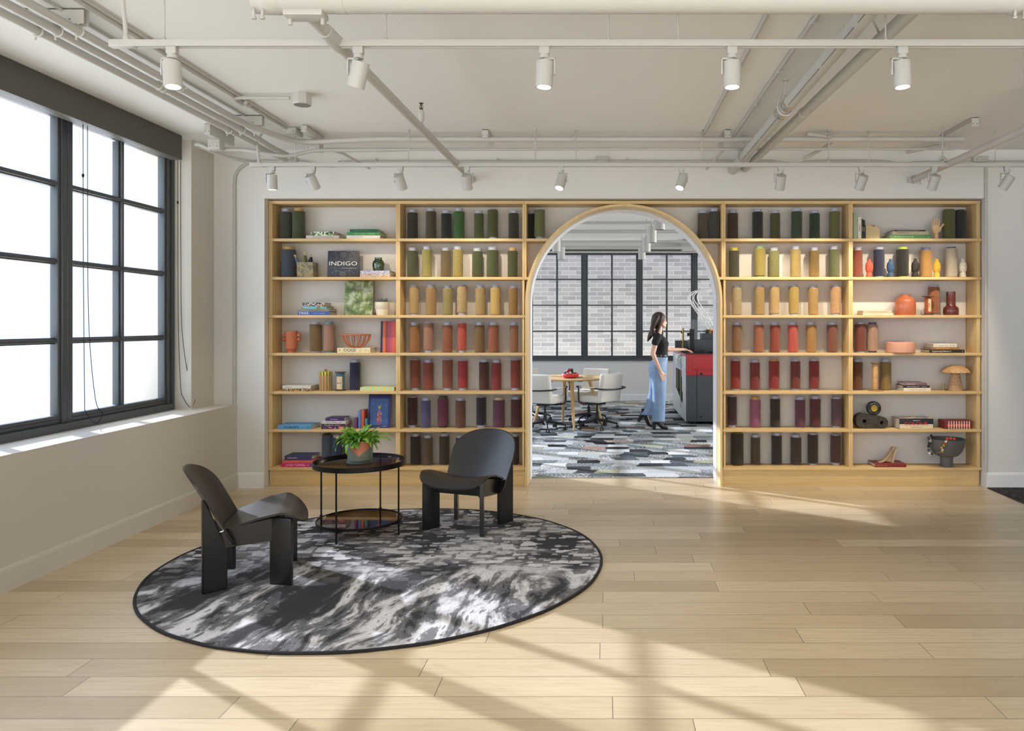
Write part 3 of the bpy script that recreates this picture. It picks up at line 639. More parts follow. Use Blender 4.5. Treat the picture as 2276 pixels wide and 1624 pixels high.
for s in [
 (0, 1183, 469, 20, (34, 36, 34), 'near black yarn spool half hidden behind a green one, left arch corner', None, 'top', None, 7.52),
 (0, 1199.6, 464, 23.5, (122, 130, 68), 'light olive yarn spool standing in the top left corner above the arch', None, 'bottom', None, 7.42),
 (0, 1561.9, 468, 22.5, (102, 94, 70), 'khaki grey yarn spool nearest the arch in the top right corner compartment', None, 'top', None, None),
 (0, 1587.3, 464, 24, (78, 82, 70), 'slate green yarn spool against the upright in the top right arch corner', None, 'top', None, None),
 (0, 635.3, 464.5, 24, (78, 82, 66), 'slate green yarn spool with pale tube, far left end of the top shelf', None, 'top', None, None),
 (0, 664, 463, 27, (86, 98, 58), 'thick mottled green cone of yarn with tan tube, top left shelf', None, 'top', TAN, None),
 (1, 641.2, 548, 30, (78, 94, 118), 'thick speckled blue yarn cone with tan tube, far left second shelf', None, 'top', TAN, None),
 (3, 701.8, 715.8, 26, (146, 116, 60), 'bronze yarn spool standing beside the orange handled vase', None, 'both', None, None),
 (3, 731.6, 715.5, 24, (208, 154, 128), 'pale pink yarn spool on a turquoise tube', None, 'both', lin(96, 176, 176), None),
 (4, 789.4, 798.3, 23, (40, 44, 92), 'navy blue yarn spool right of the little labelled bobbin', 866, 'top', None, None),
 (6, 727.1, 963.3, 22, (84, 106, 126), 'steel blue yarn spool on the bottom shelf left of the potted plant', 1030, 'flush', lin(60, 60, 64), None),
 (6, 748.2, 965.3, 21, (50, 66, 124), 'royal blue yarn spool partly behind the potted fern, bottom shelf', 1030, 'top', None, None),
 (6, 771.5, 965.5, 19, (46, 40, 46), 'dark spool almost hidden behind the plant pot, bottom shelf', 1030, 'top', None, None),
 (0, 2108.8, 463.8, 26, (106, 106, 48), 'thick olive yarn cone with tan tube right of the wooden hand', None, 'flush', TAN, None),
 (0, 2134.6, 466.8, 25, (38, 44, 46), 'blue black yarn cone at the far right end of the top shelf', None, 'flush', lin(50, 54, 60), None),
 (1, 1906.3, 550, 21, (158, 68, 40), 'rust red yarn spool left of the coral figurine', None, 'top', None, None),
 (1, 1953.6, 550, 24, (50, 56, 94), 'navy yarn spool between the coral and blue figurines', None, 'both', None, None),
 (1, 2005.9, 549.5, 27, (36, 34, 32), 'thick black yarn cone on a lime green tube', None, 'both', lin(186, 206, 70), None),
 (1, 2058.3, 550, 25, (222, 162, 60), 'golden yellow yarn spool between the black and yellow figurines', None, 'top', lin(120, 122, 160), None),
 (1, 2114.2, 549.3, 26, (232, 218, 184), 'cream yarn spool left of the white figurine', None, 'flush', lin(80, 90, 130), None),
 (2, 2075.8, 633, 24, (186, 108, 48), 'orange yarn spool behind the dark flanged bobbin', None, 'both', None, 7.50),
 (3, 1912.3, 715.6, 25, (144, 62, 42), 'brick red yarn spool, left end of fourth shelf in far right bay', None, 'both', None, None),
 (3, 1939, 716, 23, (208, 158, 122), 'peach beige yarn spool on a purple tube', None, 'both', lin(86, 76, 112), None),
 (4, 1905.5, 797.2, 23, (134, 74, 38), 'copper brown yarn spool left of the empty wooden bobbin', 864.5, 'top', None, None),
 (4, 1968.3, 797.2, 24, (176, 140, 68), 'gold yarn spool right of the empty wooden bobbin', 864.5, 'top', None, 7.50)]:
    row, cx, yt, w, col, lab, yb_, kind, cap, Y = s
    spool(row, cx, yt, w, col, '', lab, yb_, kind, cap, GR, Y)

# ------------------------------------------------------------------ books
TXT = objcol('printed_ink', .5)
WH = lin(236, 232, 222); BKK = lin(24, 24, 26); CRM = lin(232, 222, 188)
def flat_book(row, p0, p1, z, h, dep, col, label, Y=None, txt=(), pat=None, right=True, cat='book', group=None, yaw=0.0, pages=None):
    """closed book lying flat, spine to the room; p0, p1 = spine ends in px at depth Y; z above shelf"""
    Y = Y or 7.362; dep = min(dep, 7.566-Y); x0, x1 = PX(p0, Y), PX(p1, Y); zz = SH[row]+z; w = x1-x0
    e = thing('book', label, cat, ((x0+x1)/2, Y, zz+.0003), yaw, group)
    t = min(.0035, h*.14); b = NB()
    add_box(b, -w/2, w/2, 0, t*1.2, 0, h, .0008); add_box(b, -w/2, w/2, t, dep, 0, t, .0006); add_box(b, -w/2, w/2, t, dep, h-t, h, .0006)
    obj('cover', b, pat or OC, e, color=col)
    b = NB(); add_box(b, -w/2+.004, w/2-.004, t*1.2, dep-.003, t, h-t); obj('pages', b, PAPER, e)
    for s, cx, sz, wd, c in txt:
        text_mesh(s, sz, TXT, e, (cx*w, -.0006, h*.5), width=wd and wd*w, color=c)
    return e
def stack(row, items, Y=None, group=None, yaw=0.0):
    z = 0
    for it in items:
        p0, p1, hp, dep, col, lab = it[:6]; kw = it[6] if len(it) > 6 else {}
        h = hp/F*(Y or 7.37); flat_book(row, p0, p1, z, h-.0005, dep, col, lab, Y, group=group, yaw=kw.pop('yaw', yaw), **kw); z += h
    return SH[row]+z
def cover_book(row, p0, p1, ytop, col, label, Y, lean=.12, thick=.022, pat=None, txt=(), right=True, bcol=None, rz=0.0):
    """book standing with its front cover to the room, leaning back"""
    x0, x1 = PX(p0, Y), PX(p1, Y); w = x1-x0; h = (PZ(ytop, Y)-SH[row])/math.cos(lean)
    e = thing('book', label, 'book', ((x0+x1)/2, Y, SH[row]+.0005), rz); e.rotation_euler = (-lean, 0, rz)
    b = NB(); add_box(b, -w/2, w/2, 0, .002, 0, h, .0006); obj('front_cover', b, pat or OC, e, color=col)
    b = NB(); add_box(b, -w/2, w/2, thick-.002, thick, 0, h, .0006); add_box(b, -w/2, -w/2+.002, .002, thick-.002, 0, h); obj('back_cover', b, OC, e, color=bcol or col)
    b = NB(); add_box(b, -w/2+.002, w/2-.003, .002, thick-.002, .003, h-.003); obj('pages', b, PAPER, e)
    for s, cx, cz, sz, wd, c in txt: text_mesh(s, sz, TXT, e, (cx*w, -.0006, cz*h), width=wd and wd*w, color=c)
    return e, w, h
P_GRW = m_blotch('floral_print', [(232, 236, 222), (214, 226, 190), (40, 60, 44), (150, 186, 110)], 26, .5, 2, .5, True)
P_BLW = m_blotch('blue_white_print', [(226, 224, 220), (92, 112, 168), (226, 224, 220), (110, 126, 176)], 60, .5, 2, .2, True)
P_BRW = m_blotch('floral_brown_print', [(226, 214, 200), (150, 92, 72), (230, 222, 214), (196, 130, 120)], 70, .5, 2, .2, True)
P_TEAL = m_blotch('teal_gold_print', [(140, 124, 82), (96, 190, 200), (150, 134, 88), (120, 200, 206)], 9, .5, 1, .2, True)
P_COL = m_blotch('colourful_print', [(224, 96, 84), (60, 70, 150), (30, 28, 40), (216, 110, 120)], 22, .5, 1, .3, True)
P_BLK = m_blotch('dark_speckled_print', [(30, 34, 36), (34, 40, 44), (200, 190, 180), (170, 70, 60)], 45, .5, 2, .2, True)
P_GARD = m_blotch('garden_photo_print', [(46, 56, 42), (88, 106, 60), (126, 144, 80), (186, 194, 170), (112, 136, 70)], 11, .4, 3, .1)
P_YSTR = m_stripes('green_yellow_print', [(188, 208, 180), (226, 214, 60), (188, 208, 180)], 21, .5, 'x')
P_SKEIN = m_stripes('yarn_skein_print', [(176, 74, 104), (190, 92, 130), (226, 108, 88), (216, 110, 72), (150, 70, 52)], 9, .45, 'x', .12)
stack(0, [(680, 753.6, 7, .22, lin(214, 206, 192), 'white book under the floral one on the top left shelf', dict(txt=[('TEXTILES OF THE COURTYARD', .02, .012, .6, lin(150, 140, 128))])),
          (690.5, 743.5, 8.8, .20, WH, 'small book with green floral spine lying on a white book', dict(pat=P_GRW, txt=[('Flora', -.36, .014, None, BKK)]))])
stack(0, [(770, 845, 7.3, .21, WH, 'white book at the bottom of the green topped stack', dict(txt=[('CODELIA', -.18, .016, .34, lin(150, 150, 156))])),
          (771, 845.5, 7.2, .21, lin(60, 146, 70), 'bright green book in the middle of the stack', dict(txt=[('NEW NORDIC GARDENS', .02, .015, .62, lin(180, 226, 170)), ('8', .44, .013, None, WH)])),
          (777.3, 839.5, 6.5, .20, lin(28, 92, 62), 'dark green book on top of the bright green one', dict(txt=[('THE PLANT LIBRARY', -.05, .011, .55, lin(110, 160, 120))]))])
z = stack(1, [(800.2, 866.8, 7.1, .2, WH, 'floral brown and white book under the blue patterned one', dict(pat=P_BRW)), (801, 865.5, 7.3, .2, WH, 'blue and white patterned book beneath the green glass vase', dict(pat=P_BLW, txt=[('Modern Patterns', -.1, .014, .4, WH)]))])
ZVASE = z
stack(2, [(661.3, 732.3, 8, .24, lin(52, 92, 176), 'blue book with bold white lettering at the bottom of its stack', dict(txt=[('TREE', -.31, .029, .32, WH), ('lives of', .06, .012, None, CRM), ('a portrait', .26, .009, .2, WH)])),
          (661.3, 732.3, 5.8, .24, lin(140, 134, 118), 'grey taupe book between a blue and a teal one', dict(txt=[('A Passionate Landscape', .0, .010, .34, lin(60, 56, 50))])),
          (666, 726.4, 5.6, .21, WH, 'teal and gold patterned paperback in the third shelf stack', dict(pat=P_TEAL)),
          (672, 722, 8.2, .18, WH, 'dark speckled book on top of the third shelf stack', dict(pat=P_BLK, txt=[('SALT FAT', -.1, .016, .3, WH)]))])
stack(4, [(627.4, 690.5, 6, .20, WH, 'brown patterned book under a white one, fifth shelf', dict(pat=m_blotch('brown_gold_print', [(90, 60, 30), (190, 150, 70), (60, 40, 26), (200, 180, 140)], 30, .5, 2, .3, True))),
          (628, 690.5, 6.2, .20, lin(226, 222, 212), 'white book lying on a brown patterned one, fifth shelf', dict(txt=[('YARN BOOK', -.3, .011, .26, BKK)]))])
stack(4, [(800.2, 875.9, 8.8, .20, WH, 'pale green book with yellow stripes next to the upright', dict(pat=P_YSTR))])
stack(5, [(616.9, 691.7, 9.2, .23, lin(92, 162, 208), 'light blue art book with bold black capitals on its spine', dict(txt=[('CUBISM', -.10, .030, .44, BKK), ('O', .40, .024, None, BKK)]))], Y=7.345)
stack(5, [(714.3, 764, 5.8, .19, WH, 'red and blue patterned book, lowest of the purple topped stack', dict(pat=P_COL)),
          (715, 766.5, 5.8, .2, lin(60, 34, 60), 'dark purple book, second from bottom of its stack', dict(txt=[('The Book of Art', -.05, .014, .7, WH)])),
          (716, 768, 6.6, .17, lin(216, 208, 206), 'white dotted book, third up in the purple topped stack', dict(txt=[('. dOt . dOts . dO .', .0, .014, .8, lin(70, 60, 70))])),
          (723.5, 765, 6.8, .17, lin(66, 42, 104), 'purple book on top of the stack left of the plant', dict(txt=[('Textpedia', -.05, .013, .4, WH)]))])
m_tur = m_blotch('magenta_purple_print', [(208, 36, 112), (206, 36, 112), (150, 44, 120), (84, 40, 112)], .01, .5, 1, 0)
g = m_tur.node_tree; tc = g.nodes.new('ShaderNodeTexCoord'); sx = g.nodes.new('ShaderNodeSeparateXYZ'); g.links.new(tc.outputs['Object'], sx.inputs[0])
mrn = [n for n in g.nodes if n.type == 'MAP_RANGE'][0]; g.links.new(sx.outputs[0], mrn.inputs[0]); mrn.inputs[1].default_value = .0; mrn.inputs[2].default_value = .16
stack(6, [(624.9, 698.9, 8.9, .24, lin(208, 36, 112), 'magenta to purple book with white capitals under the coral one', dict(pat=m_tur, txt=[('JAMES TURRELL', -.06, .024, .62, lin(240, 200, 214)), ('( )', .32, .02, None, WH)])),
          (628.4, 698, 6.4, .23, lin(216, 92, 84), 'coral red book between the navy and the magenta books', dict(txt=[('LIVING FLORAL', -.22, .014, .44, lin(240, 150, 140))])),
          (632.4, 693, 10, .22, lin(52, 60, 108), 'navy blue book on top of the bottom left stack', dict(txt=[('AGNES MARTIN', -.22, .014, .36, WH)]))])
# far right bay
stack(0, [(1978, 2070.6, 8.6, .20, lin(84, 146, 88), 'green book with pale lettering left of the wooden hand', dict(txt=[('THE ARCHITECTURE OF TREES', -.16, .015, .48, lin(214, 226, 190)), ('o', .44, .016, None, WH)])),
          (1983.4, 2063.8, 7.7, .20, lin(196, 184, 148), 'beige book lying on the green one, top shelf', dict(txt=[('AMERICAN ICONS', -.2, .014, .36, lin(120, 100, 74))])),
          (1988, 2057, 3.3, .20, lin(60, 54, 48), 'thin dark book on top of the beige and green books', dict(txt=[('A Field Of Flowers In Bloom', -.05, .008, .7, WH)]))])
stack(2, [(1918, 1985.5, 4.4, .18, lin(234, 222, 196), 'thin cream book under the pink spined one', dict(txt=[('THE ART OF COLOR', -.08, .009, .5, lin(150, 130, 100))])),
          (1918.7, 1982.7, 5.8, .18, lin(232, 192, 160), 'pale pink book lying left of the orange vase', dict(txt=[('A NEW NATURAL HISTORY', .02, .009, .62, lin(180, 110, 80))]))])
stack(3, [(2065.7, 2144.4, 7.2, .2, lin(36, 34, 32), 'black book with white serif lettering, lowest of its stack', dict(txt=[('Capturing Nature', -.18, .022, .5, lin(236, 230, 214)), ('150', .1, .010, None, lin(236, 230, 214)), ('8', .44, .014, None, WH)])),
          (2071, 2133, 5.4, .2, lin(176, 120, 56), 'ochre brown book between black and white books', dict(txt=[('GARDEN PLEASURES', -.1, .010, .5, lin(236, 210, 160))])),
          (2074.8, 2127, 7.6, .19, lin(236, 228, 212), 'white book with small motifs on top of the ochre one', dict(txt=[('*  o o  | |  C %', 0, .014, .8, lin(90, 80, 70))]))])
stack(4, [(2008.4, 2068.8, 7.4, .19, lin(234, 224, 206), 'white book at the bottom of the dark topped stack', dict(txt=[('LETTERING CULTURE', 0, .013, .6, lin(190, 176, 150))])),
          (2007.6, 2066.2, 5.2, .19, lin(34, 34, 34), 'black book in the middle of the fifth shelf stack', dict(txt=[('ENTANGLED LIFE', -.12, .011, .46, WH), ('MERLIN', .3, .008, .2, WH)])),
          (2011, 2060.2, 6, .19, lin(128, 104, 110), 'mauve patterned book on top of the fifth shelf stack', dict(txt=[('FEMINIST', -.22, .013, .4, CRM)]))])
stack(6, [(1944.7, 2014.5, 7.6, .21, lin(128, 34, 38), 'dark red book under the folded ceramic sculpture', dict(txt=[('Designed for Life', -.30, .015, .38, lin(206, 160, 90)), ('on furniture and things', .2, .007, .36, lin(160, 80, 50))]))])
# thick colour reference book
Y = 7.37; x0, x1 = PX(1999, Y), PX(2074.8, Y); h = 23.4/F*Y; w = x1-x0
e = flat_book(5, 1999, 2074.8, 0, h, .20, lin(26, 34, 42), 'thick black and cream colour reference book, sixth shelf')
b = NB(); add_box(b, -w/2+.002, w/2-.004, -.0004, .0002, .003, h*.46); obj('spine_band', b, OC, e, color=lin(226, 212, 178))
b = NB(); add_box(b, -w/2+.004, w/2-.004, .004, .196, h, h+.0006); obj('cover_picture', b, m_blotch('colour_wheel_print', [(226, 214, 180), (226, 200, 90), (110, 130, 170), (170, 90, 60), (228, 216, 186)], 4, .3, 1, 1.5), e)
text_mesh('COLOUR', .046, TXT, e, (-.004, -.0009, h*.50), width=.70*w, color=lin(190, 42, 40), bold=.0006); text_mesh('THE BOOK OF', .011, TXT, e, (-.0, -.0009, h*.80), width=.22*w, color=WH); text_mesh('CONCEPTS AND USES', .009, TXT, e, (0, -.0009, h*.17), width=.32*w, color=BKK)
# standing covers
e, w, h = cover_book(1, 727, 795.9, 557, lin(44, 50, 60), 'square dark indigo book with white tracery standing upright', 7.44, .10, .024)
text_mesh('INDIGO', .058, TXT, e, (0, -.0006, h*.52), width=.90*w, color=WH); text_mesh('the color that changed the world', .010, TXT, e, (.2*w, -.0006, h*.355), width=.48*w, color=WH)
b = NB()
for sz in (-1, 1):
    zc = h/2+sz*h*.36
    for r in (.018, .030): add_tube(b, [(r*math.cos(t*2*PI/24), -.0004, zc+r*.7*math.sin(t*2*PI/24)) for t in range(24)], .0007, 4, True)
    for s in (-1, 1):
        add_tube(b, [(s*(.055+.05*math.cos(t)), -.0004, zc+.03*math.sin(t)) for t in [k*.3 for k in range(12)]], .0007, 4)
        add_tube(b, [(s*(.10+.035*math.cos(t)), -.0004, zc-sz*.02+.05*math.sin(t)) for t in [2.0+k*.2 for k in range(11)]], .0006, 4)
for i in range(9):
    for s in (-1, 1): add_ball(b, ((i-4)*.03, -.0003, h*.52+s*.043), .0022, 5, (1, .2, 1))
obj('tracery', b, TXT, e, color=lin(176, 184, 196))
cover_book(2, 764.2, 827.5, 624.5, WH, 'tall green garden photo book standing next to the white pot', 7.45, .10, .03, pat=P_GARD, bcol=BKK, txt=[('GARDEN', 0, .80, .022, .36, lin(214, 160, 196)), ('THE', 0, .88, .014, .1, lin(190, 150, 170))])
b_, w, h = cover_book(3, 845.5, 880, 713.5, WH, 'book showing pink and orange yarn skeins against the upright', 7.47, .06, .02, pat=P_SKEIN)
b = NB(); add_box(b, -w/2, -w/2+.02, -.0008, 0, 0, h); obj('spine_band', b, OC, b_, color=lin(36, 40, 82))
e, w, h = cover_book(5, 816.9, 866.7, 876.5, lin(44, 54, 120), 'blue book with a colourful standing figure on its cover', 7.44, .14, .02, txt=[('Pure Bother - Provence', 0, .935, .016, .84, lin(90, 60, 120)), ('DUMONT', .25, .05, .009, .2, WH)])
b = NB(); add_box(b, -w*.40, w*.40, -.0008, -.0001, h*.09, h*.87); obj('cover_picture', b, m_blotch('blue_weave_print', [(34, 62, 120), (44, 92, 140), (50, 70, 150), (60, 130, 150)], 40, .4, 2, .2), e)
b = NB(); add_lathe(b, [(0, .56*h), (.010, .50*h), (.022, .44*h), (.019, .30*h), (.024, .20*h), (.0, .19*h)], 14, (0, -.0009, 0), sy=.03); obj('printed_figure', b, m_blotch('patchwork_print', [(206, 176, 60), (110, 100, 150), (190, 80, 90), (200, 130, 80)], 34, .4, 1, .3, True), e)
b = NB(); add_ball(b, (0, -.0009, .60*h), .012, 10, (1, .05, 1)); add_tube(b, [(-.017, -.0009, .66*h), (-.006, -.001, .57*h)], .003, 5); add_tube(b, [(.010, -.0009, .68*h), (.004, -.001, .60*h)], .004, 5); obj('printed_head', b, OC, e, color=lin(206, 190, 80))
b = NB(); add_box(b, -.012, -.004, -.0012, -.0004, .08*h, .2*h); add_box(b, .004, .012, -.0012, -.0004, .08*h, .2*h); add_tube(b, [(-.03, -.0012, .27*h), (.02, -.0012, .40*h)], .004, 5); obj('printed_legs', b, OC, e, color=lin(200, 70, 90))
z = stack(3, [(749.5, 823, 11.2, .20, lin(234, 224, 184), 'cream book with black loops on its spine under the slatted bowl', dict(txt=[('OOOl', -.13, .044, .36, BKK), ('| |', .2, .02, None, lin(120, 100, 70)), ('\u2022', -.43, .09, None, lin(226, 176, 60)), ('YZ', .36, .02, None, lin(220, 150, 120))]))])
ZBOWL = z
# upright books at the left of the far right bay
for p0, p1, yt, c, lab, s, tc_ in [(1897, 1906.4, 472, lin(168, 180, 156), 'tall pale green book standing at the left end, top right shelf', '', None), (1907, 1914.6, 482.5, lin(236, 228, 206), 'cream book standing with vertical black lettering', 'GREEN', BKK),
                       (1915, 1918.5, 486.5, lin(40, 44, 38), 'slim black book beside the cream standing book', 'BOTANIC', WH), (1919, 1922.8, 488.5, lin(34, 34, 32), 'rightmost slim black book next to the folded paper block', 'FLOWERS', WH)]:
    Y = 7.38; x0, x1 = PX(p0, Y), PX(p1, Y); w = x1-x0; h = PZ(yt, Y)-SH[0]; e = thing('book', lab, 'book', ((x0+x1)/2, Y, SH[0]+.0003))
    b = NB(); t = .0025; add_box(b, -w/2, w/2, 0, t, 0, h, .0006); add_box(b, -w/2, -w/2+t, t, .16, 0, h); add_box(b, w/2-t, w/2, t, .16, 0, h); obj('cover', b, OC, e, color=c)
    b = NB(); add_box(b, -w/2+t, w/2-t, t, .157, .003, h-.003); obj('pages', b, PAPER, e)
    if s: text_mesh(s, w*.62, TXT, e, (0, -.0006, h*.5), rot=(PI/2, -PI/2, 0), color=tc_)
for p0, p1, yt, c, lab in [(788, 793.5, 928, lin(110, 44, 110), 'short purple booklet standing behind the fern'), (796, 802, 912.5, lin(76, 130, 196), 'slim blue booklet sticking up behind the fern'), (803, 809, 911, lin(206, 88, 58), 'slim orange booklet sticking up behind the fern'), (811, 815.5, 930, lin(60, 140, 150), 'short teal booklet beside the blue figure book')]:
    Y = 7.40; x0, x1 = PX(p0, Y), PX(p1, Y); h = PZ(yt, Y)-SH[5]; e = thing('booklet', lab, 'booklet', ((x0+x1)/2, Y, SH[5]+.0003), 0, 'booklets behind the fern'); w = x1-x0
    b = NB(); add_box(b, -w/2, w/2, 0, .002, 0, h, .0005); add_box(b, -w/2, -w/2+.002, .002, .12, 0, h); add_box(b, w/2-.002, w/2, .002, .12, 0, h); obj('cover', b, OC, e, color=c)
    b = NB(); add_box(b, -w/2+.002, w/2-.002, .002, .118, .002, h-.003); obj('pages', b, PAPER, e)
# ------------------------------------------------------------------ things on the shelves
def place(name, label, cat, row, cx, Y=7.45, z=0.0, group=None, rz=0.0): return thing(name, label, cat, (PX(cx, Y), Y, SH[row]+z+.0003), rz, group)
def s_(px, Y=7.45): return px/F*Y
# open concrete box with small bobbins
def open_box(w, d, h, t=.008):
    b = NB(); add_box(b, -w/2, w/2, -d/2, -d/2+t, 0, h, .001); add_box(b, -w/2, w/2, d/2-t, d/2, 0, h, .001); add_box(b, -w/2, -w/2+t, -d/2+t, d/2-t, 0, h, .001)
    add_box(b, w/2-t, w/2, -d/2+t, d/2-t, 0, h, .001); add_box(b, -w/2+t, w/2-t, -d/2+t, d/2-t, 0, t); return b
w, h = s_(36, 7.38), s_(33.5, 7.38)
e = place('storage_box', 'square grey concrete box holding small bobbins on the second shelf', 'box', 1, 683.7, 7.445)
obj('box_body', open_box(w, .13, h), m_blotch('weathered_concrete', [(150, 142, 122), (122, 114, 96), (170, 158, 120), (108, 100, 84)], 18, .7, 5, .6), e)
for dx, dy, tx, ty, col, L, lab in [(-.042, .0, -.34, .1, (86, 122, 160), .185, 'small blue bobbin leaning left in the concrete box'), (-.012, .02, .20, .1, (34, 36, 44), .165, 'small dark bobbin beside the blue one in the concrete box'),
                           (.012, -.01, -.18, -.05, (104, 112, 44), .205, 'small olive bobbin, tallest in the concrete box'), (.045, .0, -.05, .05, (34, 40, 42), .185, 'small black bobbin at the right in the concrete box')]:
    L += .036; q = thing('small_bobbin', lab, 'bobbin', (e.location.x+dx, e.location.y+dy, SH[1]+.0095), 0, 'bobbins in the concrete box'); q.rotation_euler = (ty, tx, 0)
    b = NB(); add_lathe(b, [(0, .018), (.010, .018), (.0155, .024), (.0145, L*.82), (.011, L*.86), (0, L*.86)], 16); obj('yarn', b, YARN, q, color=lin(*col))
    b = NB(); add_lathe(b, [(0, .0), (.006, .0), (.006, L-.014), (.0115, L-.012), (.0115, L), (0, L)], 14); obj('tube', b, TUBE, q, color=lin(206, 190, 140))
# green glass vase on the patterned books
e = thing('glass_vase', 'rounded green glass vase standing on two patterned books', 'vase', (PX(841.2, 7.45), 7.45, ZVASE+.0006))
R = s_(13.2); H = s_(30)
b = NB(); add_lathe(b, [(0, 0), (R*.78, 0), (R*.86, H*.06), (R*.97, H*.35), (R, H*.52), (R*.9, H*.70), (R*.62, H*.84), (R*.60, H*.93), (R*.64, H), (R*.60, H), (R*.55, H*.93), (R*.57, H*.84), (R*.84, H*.69), (R*.93, H*.5), (R*.8, H*.09), (0, H*.07)], 32); obj('vase_glass', b, GGLASS, e)
# succulent
e = place('potted_succulent', 'small spiky succulent in a white pot right of the garden book', 'potted plant', 2, 849.6, 7.44)
R = s_(15.5); H = s_(29)
b = NB(); add_lathe(b, [(0, 0), (R*.80, 0), (R*.94, H*.49), (R*.96, H*.50), (R*.99, H*.52), (R, H), (R*.93, H), (R*.90, H*.9), (0, H*.88)], 30); obj('pot', b, simple('white_ceramic', lin(226, 218, 196), .4), e)
b = NB()
for i in range(34):
    a = i*2.4; r = R*.85*math.sqrt(i/34); tip = Vector((r*math.cos(a)*1.25, r*math.sin(a)*1.25, H*.9+s_(9)+random.uniform(-.008, .02)))
    add_tube(b, [(r*.6*math.cos(a), r*.6*math.sin(a), H*.86), (r*math.cos(a), r*math.sin(a), H*.98), tip], [.0035, .0045, .0006], 6)
obj('foliage', b, simple('grey_green_leaf', lin(84, 98, 84), .5), e)
b = NB(); add_lathe(b, [(0, H*.88), (R*.9, H*.9), (R*.9, H*.93), (0, H*.935)], 20); obj('soil', b, SOIL, e)
# terracotta vase with ball handles
TERR = simple('terracotta_matte', lin(184, 108, 76), .7, bump=.1); TERR2 = simple('terracotta_slats', lin(190, 118, 84), .6); OGL = simple('orange_glaze', lin(190, 106, 70), .35, coat=.3); MAR = simple('maroon_glaze', lin(88, 40, 38), .25, coat=.4); PEACH = simple('peach_glaze', lin(206, 150, 128), .5)
e = place('ball_handled_vase', 'matte orange clay vase with two balls as handles on each side', 'vase', 3, 647.6, 7.45)
R = s_(12.8); H = s_(48)
b = NB(); add_lathe(b, [(0, 0), (R*.66, 0), (R*.68, H*.08), (R*.70, H*.12), (R*.95, H*.17), (R, H*.22), (R, H), (R*.93, H), (R*.92, H*.25), (0, H*.2)], 34); obj('vase_body', b, TERR, e)
for s in (-1, 1):
    b = NB()
    for zz in (.79, .60): add_ball(b, (s*(R+s_(3.6)), 0, H*zz), s_(4.2), 16)
    obj('ball_handle', b, TERR, e)
# slatted bowl on the cream book
e = thing('slatted_bowl', 'orange openwork bowl with curved ribs on the cream book', 'bowl', (PX(791.5, 7.43), 7.43, ZBOWL+.0006))
R = s_(31); H = s_(29.5); b = NB()
add_tube(b, [(R*math.cos(t*2*PI/40), R*math.sin(t*2*PI/40), H-.005) for t in range(40)], .0065, 8, True); add_lathe(b, [(0, 0), (R*.30, 0), (R*.32, .007), (0, .009)], 24)
obj('rim_and_base', b, TERR2, e)
for k in range(14):
    a = (k+.5)*2*PI/14; pts = [(r*R*math.cos(a), r*R*math.sin(a), zz*H) for r, zz in ((.28, .03), (.55, .14), (.80, .42), (.94, .72), (.985, .96))]
    b = NB(); add_tube(b, smooth_path(pts, 4), .0055, 7); obj('rib', b, TERR2, e)
# striped tin with wooden ball
e = place('striped_jar', 'gold and green striped jar with a wooden ball on its lid', 'jar', 4, 724, 7.43)
R = s_(13.6); H = s_(42.5)
b = NB(); add_lathe(b, [(0, 0), (R*.97, 0), (R, .004), (R, H*.79), (0, H*.79)], 34); obj('jar_body', b, m_stripes('gold_green_stripe', [(206, 156, 100), (206, 156, 100), (110, 128, 100)], 13, .25), e)
b = NB(); add_lathe(b, [(0, H*.79), (R*1.01, H*.79), (R*1.02, H*.81), (R*1.02, H*.985), (R*.98, H), (0, H)], 34); obj('lid', b, m_stripes('yellow_navy_check', [(216, 204, 70), (216, 204, 70), (40, 54, 70)], 13, .25), e)
b = NB(); add_ball(b, (0, 0, H+s_(2.6)), s_(3.1), 14); obj('lid_knob', b, simple('wooden_ball', lin(190, 120, 76), .5), e)
# bobbins with flanges
def bobbin(row, cx, Y, wf, wb, H, thr, flange, label, tagc=None, wf2=None, thrm=None, txt=None, z=0):
    e = place('flanged_bobbin', label, 'bobbin', row, cx, Y, z); rf, rb = wf/2/F*Y, wb/2/F*Y; rf2 = (wf2 or wf)/2/F*Y; ft = .008
    b = NB(); add_lathe(b, [(0, 0), (rf2*.96, 0), (rf2, ft*.4), (rf2*.94, ft), (rb*.5, ft*1.2), (rb*.5, H-ft*1.2), (rf*.94, H-ft), (rf, H-ft*.5), (rf*.95, H), (0, H)], 26); obj('spindle', b, flange, e)
    if thr: b = NB(); add_lathe(b, [(rb*.5, ft*1.4), (rb*.9, ft*1.6), (rb, ft*3), (rb*.98, H*.5), (rb, H-ft*3), (rb*.9, H-ft*1.6), (rb*.5, H-ft*1.4)], 22); obj('thread', b, thrm or YARN, e, color=lin(*thr))
    if tagc:
        b = NB(); n = 8; t0, t1, z0, z1 = tagc; vs = []; 
        for i in range(n+1):
            a = -PI/2+t0+(t1-t0)*i/n
            for zz in (z0, z1): vs += [((rb+.0012)*math.cos(a), (rb+.0012)*math.sin(a), zz*H), ((rb+.0004)*math.cos(a), (rb+.0004)*math.sin(a), zz*H)]
        fs = []
        for i in range(n): k = i*4; fs += [(k, k+4, k+6, k+2), (k+1, k+3, k+7, k+5), (k, k+1, k+5, k+4), (k+2, k+6, k+7, k+3)]
        add_geo(b, vs, fs); obj('paper_label', b, OC, e, color=lin(224, 204, 160))
        if txt: text_mesh(txt[0], txt[1], TXT, e, (0, -rb-.0022, H*(z0+z1)/2), rot=(PI/2, -PI/2 if txt[2] else 0, 0), color=lin(90, 70, 50))
    return e
